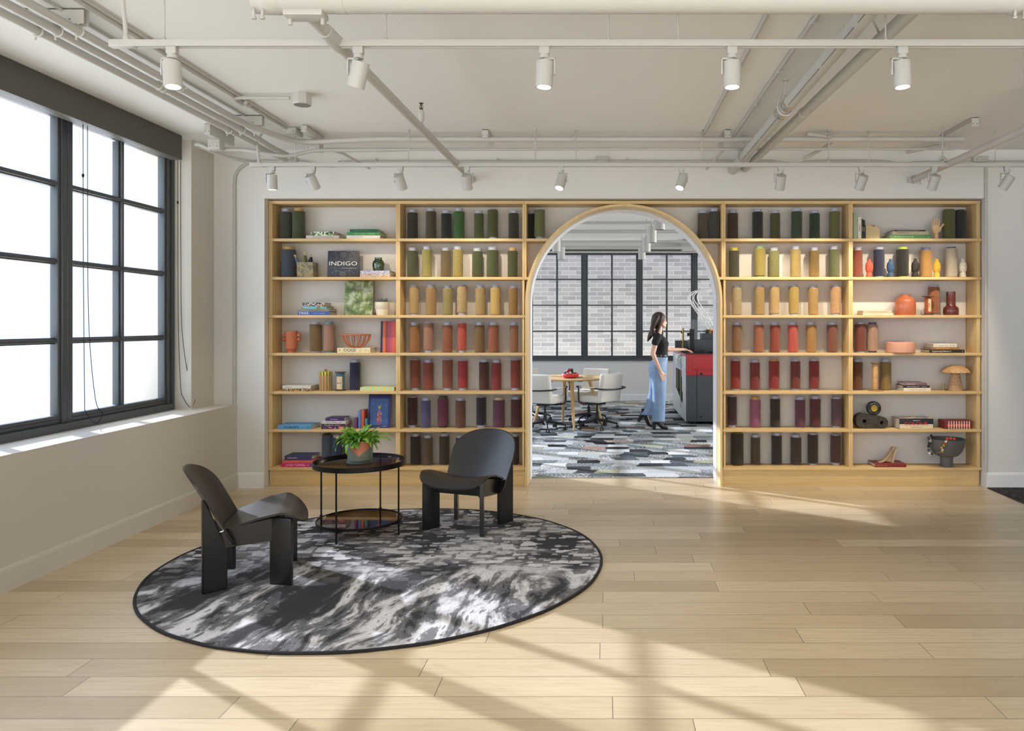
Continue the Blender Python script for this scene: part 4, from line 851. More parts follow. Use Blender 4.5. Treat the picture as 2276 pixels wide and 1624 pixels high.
DW = simple('dark_wood', lin(88, 66, 50), .55); LW = m_blotch('pale_turned_wood', [(206, 166, 112), (190, 148, 92), (214, 176, 124)], 12, .5, 3, .8)
bobbin(4, 756.8, 7.43, 24.5, 18, s_(41.5), (70, 136, 156), DW, 'turquoise thread bobbin with brown flanges and cream paper label', (-.75, .75, .08, .76), txt=('No 40', .016, False))
bobbin(2, 2062.8, 7.40, 25, 13.5, s_(42), (196, 86, 40), DW, 'orange thread bobbin with dark flanges and white label, third shelf', (-.3, 1.0, .18, .86), txt=('STAG', .020, True))
bobbin(4, 1945.5, 7.42, 21.5, 13, s_(62), (214, 172, 112), simple('bobbin_wood', lin(150, 106, 68), .5), 'tall empty wooden bobbin standing between two yarn spools', wf2=34, thrm=LW)
bobbin(4, 2096.5, 7.43, 8, 6, s_(16), (168, 160, 120), BRASS, 'tiny brass bobbin at the foot of the wooden mushroom')
# wooden hand
e = place('wooden_hand', 'jointed pale wooden artist hand raised with open fingers', 'artist hand', 0, 2080, 7.44)
HW = simple('pale_hand_wood', lin(222, 186, 138), .5)
b = NB(); add_lathe(b, [(0, 0), (.026, 0), (.027, .004), (.0235, .03), (.021, .058), (0, .06)], 20); obj('wrist', b, HW, e)
b = NB(); add_loft(b, [((0, 0, .060), .024, .016), ((.0, 0, .075), .034, .018), ((0, 0, .10), .040, .018), ((0, 0, .125), .039, .016), ((-.001, 0, .138), .035, .013)], 20)
add_caps(b, (.030, -.002, .085), (.040, -.004, .105), .014, .012)
obj('palm', b, HW, e)
for k, (x, L, tilt) in enumerate([(-.030, .052, -.10), (-.011, .066, -.03), (.009, .074, .03), (.028, .062, .10)]):
    b = NB(); p = Vector((x, 0, .136)); d = Vector((math.sin(tilt), -.05, math.cos(tilt)))
    for s, fr in enumerate((.40, .32, .28)): q = p+d*L*fr; add_caps(b, p+d*.004, q-d*.003, .0078-.0008*s, .0072-.0008*s, 10); p = q
    obj('finger', b, HW, e)
b = NB(); p = Vector((.040, -.004, .108))
for L, r in ((.026, .009), (.022, .008)): q = p+Vector((.62, -.1, .78)).normalized()*L; add_caps(b, p, q, r, r*.9, 10); p = q
obj('thumb', b, HW, e)
# small hobnail figurines
for cx, yt, col, cn in [(1932, 575.9, (218, 92, 70), 'coral red'), (1979.4, 575.5, (62, 92, 128), 'slate blue'), (2034.3, 574.5, (48, 44, 42), 'black'), (2082.1, 575.4, (224, 168, 52), 'yellow'), (2139.9, 575, (228, 218, 200), 'white')]:
    Y = 7.42; H = PZ(yt, Y)-SH[1]; R = s_(8.3); e = place('figurine_vase', '%s bust shaped figurine vase on the second shelf' % cn, 'figurine', 1, cx, Y, group='bust figurines between the yarn cones')
    b = NB(); t = bmesh.new(); add_lathe(t, [(0, 0), (R*.80, 0), (R*.86, H*.05), (R*.74, H*.22), (R*.62, H*.27), (R*.9, H*.36), (R*1.0, H*.50), (R*.98, H*.62), (R*.86, H*.76), (R*.55, H*.86), (R*.40, H*.90), (R*.40, H), (R*.28, H), (R*.26, H*.9), (0, H*.88)], 28)
    bmesh.ops.subdivide_edges(t, edges=t.edges, cuts=1)
    for v in t.verts:
        a = math.atan2(v.co.y, v.co.x); face = math.exp(-((a+PI/2)**2)/.5)
        k = 1+.05*mnoise.noise(v.co*90)+.10*face*math.sin(v.co.z/H*26)*(1 if .3 < v.co.z/H < .8 else .2); v.co.x *= k; v.co.y *= k
    merge(b, t); obj('body', b, OCM, e, color=lin(*col))
    b = NB(); add_ball(b, (0, -R*.98, H*.56), R*.17, 8, (1, 1, 1.6)); add_ball(b, (-R*.33, -R*.9, H*.62), R*.14, 8); add_ball(b, (R*.33, -R*.9, H*.62), R*.14, 8); add_ball(b, (0, -R*.92, H*.45), R*.2, 8, (1.3, .6, .5)); obj('face', b, OCM, e, color=lin(*col))
# folded paper block
e = place('faceted_block', 'cream folded paper block beside the standing books, top right shelf', 'ornament', 0, 1937, 7.44)
w, h = s_(31), s_(31)
b = NB(); add_prism(b, [(-w/2, 0), (w/2, 0), (w/2, h*.72), (w*.17, h), (-w*.5, h)], -.035, .035, bev=.001); obj('block', b, simple('cream_card', lin(206, 186, 142), .8), e)
b = NB(); add_prism(b, [(-w*.22, h*1.001), (w*.16, h*1.001), (w*.15, h*.84)], -.0362, -.0352); obj('folded_flap', b, simple('brown_card', lin(160, 132, 92), .8), e)
# vases in the far right bay
e = place('round_vase', 'glossy orange round shouldered vase on the third shelf', 'vase', 2, 2012, 7.45); R = s_(22.3); H = s_(45.5)
b = NB(); add_lathe(b, [(0, 0), (R*.94, 0), (R*.99, H*.04), (R, H*.5), (R*.96, H*.68), (R*.84, H*.80), (R*.55, H*.89), (R*.47, H*.91), (R*.46, H*.98), (R*.48, H), (R*.42, H), (R*.40, H*.9), (0, H*.85)], 40); obj('vase_body', b, OGL, e)
e = place('bottle_vase', 'maroon bottle vase with wide cylindrical neck, third shelf', 'vase', 2, 2113.5, 7.44); R = s_(16.2); H = s_(52)
b = NB(); add_lathe(b, [(0, 0), (R*.93, 0), (R, H*.03), (R, H*.24), (R*.92, H*.33), (R*.68, H*.385), (R*.60, H*.42), (R*.59, H), (R*.53, H), (R*.52, H*.4), (0, H*.3)], 40); obj('vase_body', b, MAR, e)
e = place('low_bowl', 'wide low peach ceramic dish on the fourth shelf', 'dish', 3, 2001.3, 7.425); R = s_(31.3); H = s_(24)
b = NB(); add_lathe(b, [(0, 0), (R*.95, 0), (R, H*.06), (R*.99, H*.75), (R*.94, H*.94), (R*.84, H), (R*.80, H*.94), (R*.80, H*.5), (0, H*.48)], 44); obj('dish_body', b, PEACH, e)
# mushroom
e = place('wooden_mushroom', 'carved wooden mushroom with wide cap on the fifth shelf', 'ornament', 4, 2123.3, 7.43); R = s_(31); H = s_(57)
b = NB(); add_lathe(b, [(0, 0), (s_(15), 0), (s_(15.5), .005), (s_(13), H*.3), (s_(9.5), H*.62), (s_(8), H*.74), (0, H*.74)], 32); obj('stem', b, MUSH, e)
b = NB(); add_lathe(b, [(0, H*.74), (R*.5, H*.715), (R*.96, H*.70), (R, H*.72), (R*.88, H*.82), (R*.6, H*.93), (R*.3, H*.985), (0, H)], 40); obj('cap', b, MUSH, e)
# stone double ring, tape reel
e = place('stone_link', 'dark stone double ring block with two round holes, sixth shelf', 'sculpture', 5, 1934.5, 7.44)
w, h = s_(70.7), s_(33)
def stadium(w, h0, h1, n=14): 
    r0, r1 = h0/2, h1/2; P = [(-w/2+r0-r0*math.sin(t*PI/n), r0-r0*math.cos(t*PI/n)) for t in range(n+1)][::1]
    Q = [(w/2-r1+r1*math.sin(t*PI/n), r1+r1*math.cos(t*PI/n)) for t in range(n+1)]
    return [p for p in P]+Q
import itertools
def ring_block(b, outer, holes, y0, y1):
    """outer polygon with round holes, extruded along y (triangulated)"""
    t = bmesh.new(); loops = [outer]+holes; es = []
    for L in loops:
        vs = [t.verts.new((x, y0, z)) for x, z in L]
        es += [t.edges.new((vs[i], vs[(i+1) % len(vs)])) for i in range(len(vs))]
    r = bmesh.ops.triangle_fill(t, edges=es, use_beauty=True)
    geo = bmesh.ops.extrude_face_region(t, geom=list(t.faces)); 
    for v in geo['geom']:
        if isinstance(v, bmesh.types.BMVert): v.co.y = y1
    merge(b, t)
circ = lambda cx, cz, r, n=20: [(cx+r*math.cos(k*2*PI/n), cz+r*math.sin(k*2*PI/n)) for k in range(n)]
b = NB(); ring_block(b, stadium(w, h, h*.79), [circ(-w*.24, h*.5, s_(4.4)), circ(w*.30, h*.40, s_(4.0))], -.05, .05)
obj('link_body', b, m_blotch('dark_stone', [(52, 48, 42), (70, 64, 56), (40, 37, 33), (84, 78, 68)], 30, .7, 5), e)
Y = 7.43; e = thing('thread_reel', 'round black tin with yellow centre resting on the stone double ring', 'tin', (PX(1941.6, Y), Y, SH[5]+s_(29)+.0003)); R = s_(15.4)
Mx = Matrix.Translation((0, 0, R)) @ Matrix.Rotation(PI/2, 4, 'X')
b = NB(); add_lathe(b, [(0, -.02), (R*.98, -.02), (R, -.017), (R, .017), (R*.98, .02), (R*.94, .0205), (0, .0205)], 36, M=Mx); obj('tin_body', b, simple('black_lacquer', lin(30, 28, 27), .4), e)
b = NB(); add_lathe(b, [(0, .0206), (R*.47, .0206), (R*.46, .0215), (0, .0215)], 28, M=Mx); obj('yellow_disc', b, simple('yellow_label', lin(190, 160, 40), .5), e)
for k, ch in enumerate('Coldcrash'):
    a = math.radians(128-k*13); text_mesh(ch, .015, TXT, e, (R*.72*math.cos(a), -.0209, R+R*.72*math.sin(a)), rot=(PI/2, -(a-PI/2), 0), color=WH)
for k, ch in enumerate('No 20'):
    a = math.radians(210+k*26); text_mesh(ch, .012, TXT, e, (R*.74*math.cos(a), -.0209, R+R*.74*math.sin(a)), rot=(PI/2, -(a+PI/2), 0), color=WH)
# striped box
Y = 7.40; e = place('striped_box', 'dark red box with white and coral vertical stripes, sixth shelf', 'box', 5, 2127, Y); w, h = s_(62, 7.37), s_(18.6, 7.37)
b = NB(); add_box(b, -w/2, w/2, -.03, .11, 0, h, .002); obj('box_body', b, simple('dark_red_card', lin(112, 34, 36), .6), e)
b = NB(); add_box(b, -w*.40, w*.42, -.0308, -.0301, h*.30, h*.58); obj('coral_band', b, simple('coral_card', lin(226, 84, 74), .6), e)
b = NB()
for k in range(9): x = -w*.36+k*w*.092; add_box(b, x, x+w*.034, -.0318, -.0309, .002, h*.93)
obj('white_stripes', b, simple('cream_stripe_card', lin(232, 204, 184), .6), e)
# folded sculpture on the red book
e = thing('folded_sculpture', 'beige folded ceramic wedge standing on the dark red book', 'sculpture', (PX(1972, 7.45), 7.45, SH[6]+7.6/F*7.37+.0005))
CER = simple('beige_stoneware', lin(190, 166, 128), .6, bump=.1)
def ribbon(b, path, wdt, th, M=None):
    P = smooth_path(path, 5); t = bmesh.new(); R = []
    for i, p in enumerate(P):
        d = (P[min(i+1, len(P)-1)]-P[max(i-1, 0)]).normalized(); n = Vector((-d.z, 0, d.x))
        k = i/(len(P)-1); wd = wdt[0]*(1-k)+wdt[1]*k
        R.append([t.verts.new(p+n*sx*th/2+Vector((0, sy*wd/2, 0))) for sx, sy in ((-1, -1), (1, -1), (1, 1), (-1, 1))])
    for A, B in zip(R, R[1:]):
        for k in range(4): t.faces.new([A[k], A[(k+1) % 4], B[(k+1) % 4], B[k]])
    t.faces.new(R[0][::-1]); t.faces.new(R[-1]); merge(b, t, M)
b = NB(); ribbon(b, [(s_(-21), 0, .004), (s_(-10), 0, s_(3)), (s_(0), 0, s_(14)), (s_(6), 0, s_(24)), (s_(13), 0, s_(34))], (.07, .05), .008); obj('curved_blade', b, CER, e)
b = NB(); ribbon(b, [(s_(9), -.03, .0), (s_(12), -.03, s_(16)), (s_(17), -.03, s_(35))], (.03, .03), .011); add_prism(b, [(s_(-8), s_(3)), (s_(10), .001), (s_(13), s_(27)), (s_(4), s_(19))], -.01, .02); obj('upright_blade', b, CER, e)
# pedestal bowl with bead garland
e = place('pedestal_bowl', 'dark grey footed bowl on the bottom shelf of the far right bay', 'bowl', 6, 2103.8, 7.398); R = s_(39); H = s_(62)
GB = simple('dark_grey_glaze', lin(92, 92, 92), .5, var=.03)
b = NB(); add_lathe(b, [(0, 0), (s_(13), 0), (s_(13.6), .004), (s_(13), H*.2), (s_(13.4), H*.36), (0, H*.36)], 34); obj('foot', b, GB, e)
b = NB(); add_lathe(b, [(0, H*.34), (s_(15), H*.36), (R*.62, H*.42), (R*.82, H*.56), (R*.93, H*.74), (R, H*1.0), (R*.95, H*1.0), (R*.88, H*.76), (R*.7, H*.56), (R*.3, H*.43), (0, H*.42)], 44); obj('bowl_body', b, GB, e)
gx, gy, gz = e.location.x-R, e.location.y, SH[6]
g_ = thing('bead_garland', 'felt ball garland in red, grey and ochre hanging over the footed bowl rim', 'garland', (gx, gy, gz))
path = smooth_path([(.17, .05, H+.006), (.12, .0, H+.010), (.09, -.016, H-.005), (.085, -.05, H-.035), (.065, -.055, H-.07), (.075, -.05, H-.095), (.06, -.05, H-.12), (.02, -.035, H-.13), (.0, -.03, H-.16), (-.015, -.02, H-.12), (-.02, -.02, H-.07), (-.015, -.012, H-.03), (-.005, -.004, H+.006), (.01, .01, H+.025)], 3)
def bowl_r(z):
    P = [(.36, .40), (.42, .62), (.56, .82), (.74, .93), (1.0, 1.0)]; k = z/H
    if k >= 1: return R
    if k <= .36: return 0
    for (a0, r0), (a1, r1) in zip(P, P[1:]):
        if k <= a1: return R*(r0+(r1-r0)*(k-a0)/(a1-a0))
for p in path:
    if p.z < H+.004: p.y = -math.sqrt(max(.0016, (bowl_r(p.z)+.014)**2-min(R, R-p.x)**2))
    else: p.y = -math.sqrt(max(.0016, R**2-(R-p.x)**2))*.97; p.z += .012
cols = [lin(196, 70, 44), lin(196, 70, 44), lin(230, 230, 226), lin(196, 66, 42), lin(170, 150, 50), lin(232, 232, 228), lin(166, 150, 60), lin(96, 98, 100), lin(60, 62, 64), lin(150, 152, 152), lin(232, 232, 228), lin(70, 72, 74), lin(44, 46, 48), lin(140, 142, 144), lin(90, 92, 94), lin(30, 30, 32)]
FELT = objcol('felt', .95, .3)
for i, p in enumerate(path[::2]):
    b = NB(); c = cols[min(len(cols)-1, int(i*len(cols)/(len(path)/2)))]; 
    if c[0] > .75: add_box(b, p.x-.009, p.x+.009, p.y-.007, p.y+.007, p.z-.008, p.z+.008, .003)
    else: add_ball(b, p, .0135, 12)
    obj('felt_ball', b, FELT, g_, color=c)
b = NB(); add_tube(b, path, .0018, 5); obj('cord', b, FELT, g_, color=lin(180, 170, 120))
for k, (x, y) in enumerate([(-.05, .0), (-.01, -.03), (.035, .0), (.0, .035)]):
    b = NB(); o_ = thing('felt_ornament', 'small white paper scrap lying in the footed bowl', 'ornament', (e.location.x+x, e.location.y+y, SH[6]+H*.78), k, 'scraps in the footed bowl')
    add_box(b, -.014, .014, -.010, .010, -.03, .02, .004); obj('scrap', b, OC, o_, color=lin(190, 190, 186) if k % 2 else lin(60, 60, 60))

# ------------------------------------------------------------------ rug
RC = (-1.415, 5.0); RR = 1.40
e = thing('round_rug', 'round black, grey and white abstract patterned rug under the lounge chairs', 'rug', (*RC, 0))
b = NB(); prof = [(0, .0), (RR-.012, .0), (RR-.006, .006), (RR-.012, .0125)]+[(RR*k/24, .0125) for k in range(23, 0, -1)]+[(0, .0125)]; add_lathe(b, prof, 120); obj('pile', b, RUG, e)
b = NB(); add_tube(b, [(RR*math.cos(t*2*PI/120)*(1+.0015*math.sin(t*.9)), RR*math.sin(t*2*PI/120)*(1+.0015*math.sin(t*1.3)), .008) for t in range(120)], .0085, 8, True); obj('binding', b, BIND, e)
ZR = .0128
# ------------------------------------------------------------------ lounge chairs
def lounge_chair(label, x, y, ang):
    e = thing('lounge_chair', label, 'lounge chair', (x, y, ZR), ang-PI/2)          # local +y = forward
    for sy in (1, -1):
        for sx in (-1, 1):
            b = NB(); top = .394 if sy > 0 else .54
            d = math.radians(90+sx*sy*(-27)); # plank direction, toes out
            M = Matrix.Translation((sx*.218, sy*.178, 0)) @ Matrix.Rotation(d, 4, 'Z')
            if sy > 0: t = bmesh.new(); add_box(t, -.068, .068, -.014, .014, 0, top, .006); merge(b, t, M)
            else:
                t = bmesh.new(); poly = [(-.068, 0), (.068, 0), (.068, .235), (-.054, .53), (-.068, .54)]
                add_prism(t, poly, -.014, .014, bev=.005); merge(b, t, M)
            obj('leg', b, BLACKWOOD, e)
    for sx in (-1, 1):
        b = NB(); add_prism(b, [(-.17, .235), (.17, .265), (.17, .400), (0, .372), (-.17, .330)], sx*.195-.011, sx*.195+.011, 'X', bev=.002); obj('side_rail', b, BLACKWOOD, e)
    b = NB(); add_box(b, -.19, .19, .140, .160, .272, .385, .003); obj('front_rail', b, BLACKWOOD, e)
    b = NB(); add_box(b, -.19, .19, -.160, -.140, .235, .30, .003); obj('rear_rail', b, BLACKWOOD, e)
    # seat: dished sheet, rounded front corners, nose rolled down
    def sheet(fn, nu, nv, th, dirn):
        t = bmesh.new(); G = [[Vector(fn(u/nu*2-1, v/nv)) for u in range(nu+1)] for v in range(nv+1)]
        top = [[t.verts.new(p) for p in r] for r in G]; bot = [[t.verts.new(p+dirn(p)*th) for p in r] for r in G]
        for v in range(nv):
            for u in range(nu):
                t.faces.new([top[v][u], top[v][u+1], top[v+1][u+1], top[v+1][u]]); t.faces.new([bot[v][u], bot[v+1][u], bot[v+1][u+1], bot[v][u+1]])
        per = [(0, u) for u in range(nu)]+[(v, nu) for v in range(nv)]+[(nv, nu-u) for u in range(nu)]+[(nv-v, 0) for v in range(nv)]
        for k in range(len(per)):
            a, b2 = per[k], per[(k+1) % len(per)]
            try: t.faces.new([top[a[0]][a[1]], bot[a[0]][a[1]], bot[b2[0]][b2[1]], top[b2[0]][b2[1]]])
            except ValueError: pass
        return t
    def se(u, n=2.6): return max(0.0, 1-abs(u)**n)**(1/n)
    def seat(u, v):
        hw = .245+.042*min(1, v/.55)
        yf = .318; yfr = .20; x = u*hw
        yend = yfr+(yf-yfr)*se(u*.999, 2.3)
        ys_ = -.150+.055*(x/.26)**2; y_ = ys_+v*(yend-ys_)
        z = .333+.075*math.sin(max(0, min(1, (y_+.135)/.36))*PI/2)**1.1
        over = max(0, y_-.185)/.133; z -= .062*over**1.7
        z += .032*(abs(x)/.29)**2.2*(1-.9*min(1, over))
        return (x, y_, z)
    t = sheet(seat, 36, 32, .012, lambda p: Vector((0, 0, -1))); b = NB(); merge(b, t); obj('seat', b, BLACKWOOD, e, sharp=50)
    def back(u, v):
        v = 1-(1-v)**1.8
        # v: 0 bottom .. 1 top; outline: straight sides widening a little, rounded top
        s = .250+v*.442                                     # height
        hw = .252+.024*math.sin(min(1, v*1.25)*PI/2)
        if v > .60: k = (v-.60)/.40; hw *= max(.0, 1-k**2.7)**.42*1.0 if k < 1 else 0
        hw = max(hw, .02)
        if v < .12: hw *= .90+.10*math.sqrt(max(0, 1-((.12-v)/.12)**2))
        x = u*hw; y0 = -.046-(s-.245)*.57; y_ = y0-.06+.06*(abs(x)/.27)**2
        return (x, y_, s)
    t = sheet(back, 40, 44, .012, lambda p: Vector((0, -1, .3)).normalized()); b = NB(); merge(b, t); obj('backrest', b, BLACKWOOD, e, sharp=50)
    return e
lounge_chair('black bent plywood lounge chair facing right on the left of the rug', -2.143, 4.684, math.radians(19))
lounge_chair('black bent plywood lounge chair facing the camera in front of the bookcase', -1.03, 5.855, math.radians(249))
# ------------------------------------------------------------------ side table
tx, ty = -1.803, 5.668
e = thing('side_table', 'round black metal side table with two smoked glass tiers', 'side table', (tx, ty, ZR-.0005), math.radians(-12))
def ring(R, t, z0, z1): 
    b = NB(); add_lathe(b, [(R, z0), (R, z1), (R-t, z1), (R-t, z0), (R, z0)], 64); return b
obj('top_rim', ring(.328, .006, .498, .535), BLK, e); obj('shelf_rim', ring(.306, .006, .088, .106), BLK, e)
b = NB(); add_lathe(b, [(0, .510), (.3215, .510), (.3215, .516), (0, .516)], 64); obj('top_glass', b, SMOKE, e)
b = NB(); add_lathe(b, [(0, .094), (.2995, .094), (.2995, .100), (0, .100)], 64); obj('shelf_glass', b, SMOKE, e)
for k in range(4):
    a = k*PI/2; b = NB(); x, y = .313*math.cos(a), .313*math.sin(a); x1, y1 = .3135*math.cos(a), .3135*math.sin(a); add_cyl(b, (x, y, 0), (x, y, .50), .0065, seg=12); lg = obj('leg', b, BLK, e)
    b = NB(); add_cyl(b, (x, y, .082), (x, y, .115), .0105, seg=12); obj('leg_collar', b, BLK, lg)
# potted fern
px_, py_, pz_ = -1.800, 5.675, ZR-.0005+.516+.0005
e = thing('potted_plant', 'leafy green plant in a terracotta and sage pot on the side table', 'potted plant', (px_, py_, pz_))
b = NB(); add_lathe(b, [(0, .0), (.094, 0), (.097, .003), (.099, .026), (.096, .027), (.093, .01), (0, .01)], 44); obj('saucer', b, simple('dark_glazed_saucer', lin(70, 76, 74), .2), e)
b = NB(); add_lathe(b, [(0, .011), (.086, .011), (.090, .016), (.0915, .165), (.0865, .165), (.084, .145), (0, .142)], 44); obj('pot', b, POT, e)
b = NB(); add_lathe(b, [(0, .143), (.084, .146), (.083, .152), (.04, .160), (0, .158)], 24); obj('soil', b, SOIL, e)
rnd = random.Random(11)
def leaf(bm, base, az, L, lift, droop, w, wav, tw):
    n = 14; P = base.copy(); el = lift; rows = []; h = Vector((math.cos(az), math.sin(az), 0)); sd = Vector((-math.sin(az), math.cos(az), 0))
    for i in range(n+1):
        t = i/n; d = h*math.cos(el)+Vector((0, 0, 1))*math.sin(el); 
        ww = w*(.18+.82*math.sin(PI*min(1, t*1.02)**.75)**.8)*(1+.22*math.sin(t*26+az*3)*wav)
        if i == n: ww = .0006
        if t < .16: ww = .0022
        sdr = (sd*math.cos(tw*t)+Vector((0, 0, 1))*math.sin(tw*t)); up = d.cross(sdr)
        wv = math.sin(t*22+az)*.0035*wav
        rows.append([bm.verts.new(P+sdr*ww+up*(.006*ww/w+wv)), bm.verts.new(P), bm.verts.new(P-sdr*ww+up*(.006*ww/w-wv))])
        P = P+d*L/n; el -= droop/n
    for A, B in zip(rows, rows[1:]):
        for k in (0, 1): bm.faces.new([A[k], A[k+1], B[k+1], B[k]]).smooth = True
b = NB()
for i in range(120):
    a = rnd.uniform(0, 2*PI); q = i/86; r = rnd.uniform(.0, .05)
    L = rnd.uniform(.09, .165)*(1.0-.1*q); lift = rnd.uniform(.75, 1.5) if q < .7 else rnd.uniform(.2, .8)
    leaf(b, Vector((r*math.cos(a), r*math.sin(a), .155)), a+rnd.uniform(-.4, .4), L, lift, rnd.uniform(.7, 1.9), rnd.uniform(.014, .023), rnd.uniform(.4, 1.2), rnd.uniform(-.9, .9))
for a, L, lf, dr in [(2.9, .20, .75, 2.1), (3.3, .19, .9, 2.6), (3.7, .19, .7, 2.6), (.2, .20, .75, 1.2), (.0, .19, .5, 1.0), (2.6, .18, .9, 1.8), (4.3, .17, .5, 2.9)]: leaf(b, Vector((.05*math.cos(a), .05*math.sin(a), .155)), a, L, lf, dr, .017, .8, .4)
fo = obj('foliage', b, LEAF, e); md = fo.modifiers.new('thick', 'SOLIDIFY'); md.thickness = .0007
# ------------------------------------------------------------------ track lighting
ZT = 2.897; YT1 = 3.71; YT2 = 6.53
def track(y, x0, x1, label, rods, elbow):
    e = thing('lighting_track', label, 'lighting track', (x0, y, ZT)); L = x1-x0
    b = NB(); add_box(b, 0, L, -.018, .018, -.004, .022, .002); add_box(b, 0, L, -.018, -.010, -.010, -.004); add_box(b, 0, L, .010, .018, -.010, -.004); obj('rail', b, PIPE, e)
    b = NB(); add_box(b, .0, .12, -.019, .019, -.012, .023, .003); obj('end_feed', b, PIPE, e)
    for px in rods:
        x = PX(px, y)-x0; b = NB(); add_cyl(b, (x, 0, .02), (x, 0, H_C-ZT), .0042, seg=8); add_cyl(b, (x, 0, .02), (x, 0, .035), .009, seg=8); add_cyl(b, (x, 0, H_C-ZT-.012), (x, 0, H_C-ZT), .011, seg=8); obj('hanger_rod', b, PIPE, e)
    b = NB(); pts = [(.075, 0, .02), (.07, 0, .10), (.055, .01, .18)] + elbow; add_tube(b, smooth_path(pts, 5), .010, 10); add_cyl(b, (.075, 0, .018), (.075, 0, .04), .016, seg=12); obj('feed_conduit', b, PIPE, e)
track(YT1, PX(246, YT1), 6.2, 'near white lighting track crossing the top of the room', [365, 858, 1352, 1507, 1968, 2330, 2640], [(.055, .0, .25), (.04, 0, .303)])
track(YT2, PX(556, YT2), 6.6, 'far white lighting track hanging in front of the bookcase wall', [656, 908, 1190, 1280, 1560, 1842, 1931, 2212, 2500], [(.07, .02, .25), (.11, .03, .303)])
def track_light(y, px, d, arm, label, on, W=None):
    """head hangs from an adaptor; d = beam direction"""
    e = thing('track_light', label, 'track light', (PX(px, y), y, ZT-.010), 0, 'white cylinder track lights')
    b = NB(); add_box(b, -.024, .024, -.016, .016, -.034, 0, .003); obj('adaptor', b, PIPE, e)
    b = NB(); add_cyl(b, (0, 0, -.036), (0, 0, -.034), .020, seg=20); add_cyl(b, (0, 0, -.056), (0, 0, -.037), .0235, seg=24)
    s = arm; add_box(b, min(0, s*.054), max(0, s*.054), -.010, .010, -.062, -.052, .003); add_box(b, min(s*.046, s*.054), max(s*.046, s*.054), -.010, .010, -.135, -.052, .003); obj('swivel_arm', b, PIPE, e)
    hd = bpy.data.objects.new('lamp_head', None)
    d = Vector(d).normalized(); piv = Vector((0, 0, -.128)); R = d.to_track_quat('-Z', 'Y').to_matrix().to_4x4(); M = Matrix.Translation(piv) @ R
    b = NB(); add_lathe(b, [(0, .058), (.0400, .058), (.0415, .0565), (.0415, -.066), (.0405, -.067), (.035, -.067), (.033, -.060), (.032, .04), (0, .04)], 36, M=M); hb = obj('lamp_head', b, PIPE, e)
    bpy.data.objects.remove(hd)
    b = NB(); add_lathe(b, [(0, -.058), (.029, -.058), (.029, -.050), (0, -.050)], 28, M=M); obj('lens', b, LENS, e)
    l = bpy.data.lights.new('spot', 'SPOT'); l.energy = (W or SPOT_W)*2.2; l.spot_size = math.radians(80); l.spot_blend = .4; l.shadow_soft_size = .02; l.color = (1.0, .84, .62)
    lo = bpy.data.objects.new('spot', l); COL.objects.link(lo); lo.parent = e; lo.location = M @ Vector((0, 0, -.075)); lo.rotation_euler = R.to_euler()
for px, d, arm, lab, W in [(383, (.10, -.08, -1), -1, 'near track light above the tall window, lens glowing', 10), (797, (-.30, .22, -1), -1, 'near track light tilted to the left beside the diagonal pipe', 10),
                  (1210, (-.03, -.04, -1), 1, 'near track light in the middle, hanging straight down', 10), (1627, (.0, -.04, -1), -1, 'near track light between the middle one and the pipe pair', 10), (2005, (.03, -.04, -1), -1, 'rightmost near track light, right of the metal clamped pipe', 10)]:
    track_light(YT1, px, d, arm, lab, True, W)
for px, d, arm, lab, W in [(605, (.02, .05, -1), -1, 'first far track light at the left end, pointing straight down', 8), (695, (.30, .62, -1), -1, 'second far track light from the left, tilted right', 9), (890, (.20, .66, -1), -1, 'far track light left of where the diagonal pipe meets the wall', 11),
                  (1038, (.03, .66, -1), 1, 'far track light at the end of the diagonal wall pipe', 15), (1247, (-.24, -.42, -1), 1, 'far track light turned to the room with bright lens, left of the arch top', 8), (1515, (-.34, -.42, -1), 1, 'far track light turned to the room, bright lens, right of the arch top', 8),
                  (1735, (-.02, .62, -1), -1, 'far track light just right of the paired pipes', 24), (1915, (-.18, .62, -1), -1, 'far track light tilted left between the two hanger rods', 24), (2076, (-.12, .62, -1), -1, 'far track light in front of the sloping right hand pipe', 22), (2238, (-.48, .52, -1), -1, 'rightmost far track light, tilted strongly to the left', 18)]:
    track_light(YT2, px, d, arm, lab, True, W)

# ------------------------------------------------------------------ pipes and conduits
def pipe(name, pts, r, label, cat='pipe', extra=None, m=PIPE, seg=14, group=None, sm=0):
    p0 = Vector(pts[0]); e = thing(name, label, cat, p0, 0, group); q = [Vector(p)-p0 for p in pts]
    b = NB(); add_tube(b, smooth_path(q, sm) if sm else q, r, seg); obj('pipe_run', b, m, e)
    return e, p0
def collar(e, p0, c, d, r, L, name='coupling', m=PIPE):
    c = Vector(c)-p0; d = Vector(d).normalized(); b = NB(); add_tube(b, [c-d*L/2, c-d*L*.42, c+d*L*.42, c+d*L/2], [r*.93, r, r, r*.93], 18); return obj(name, b, m, e)
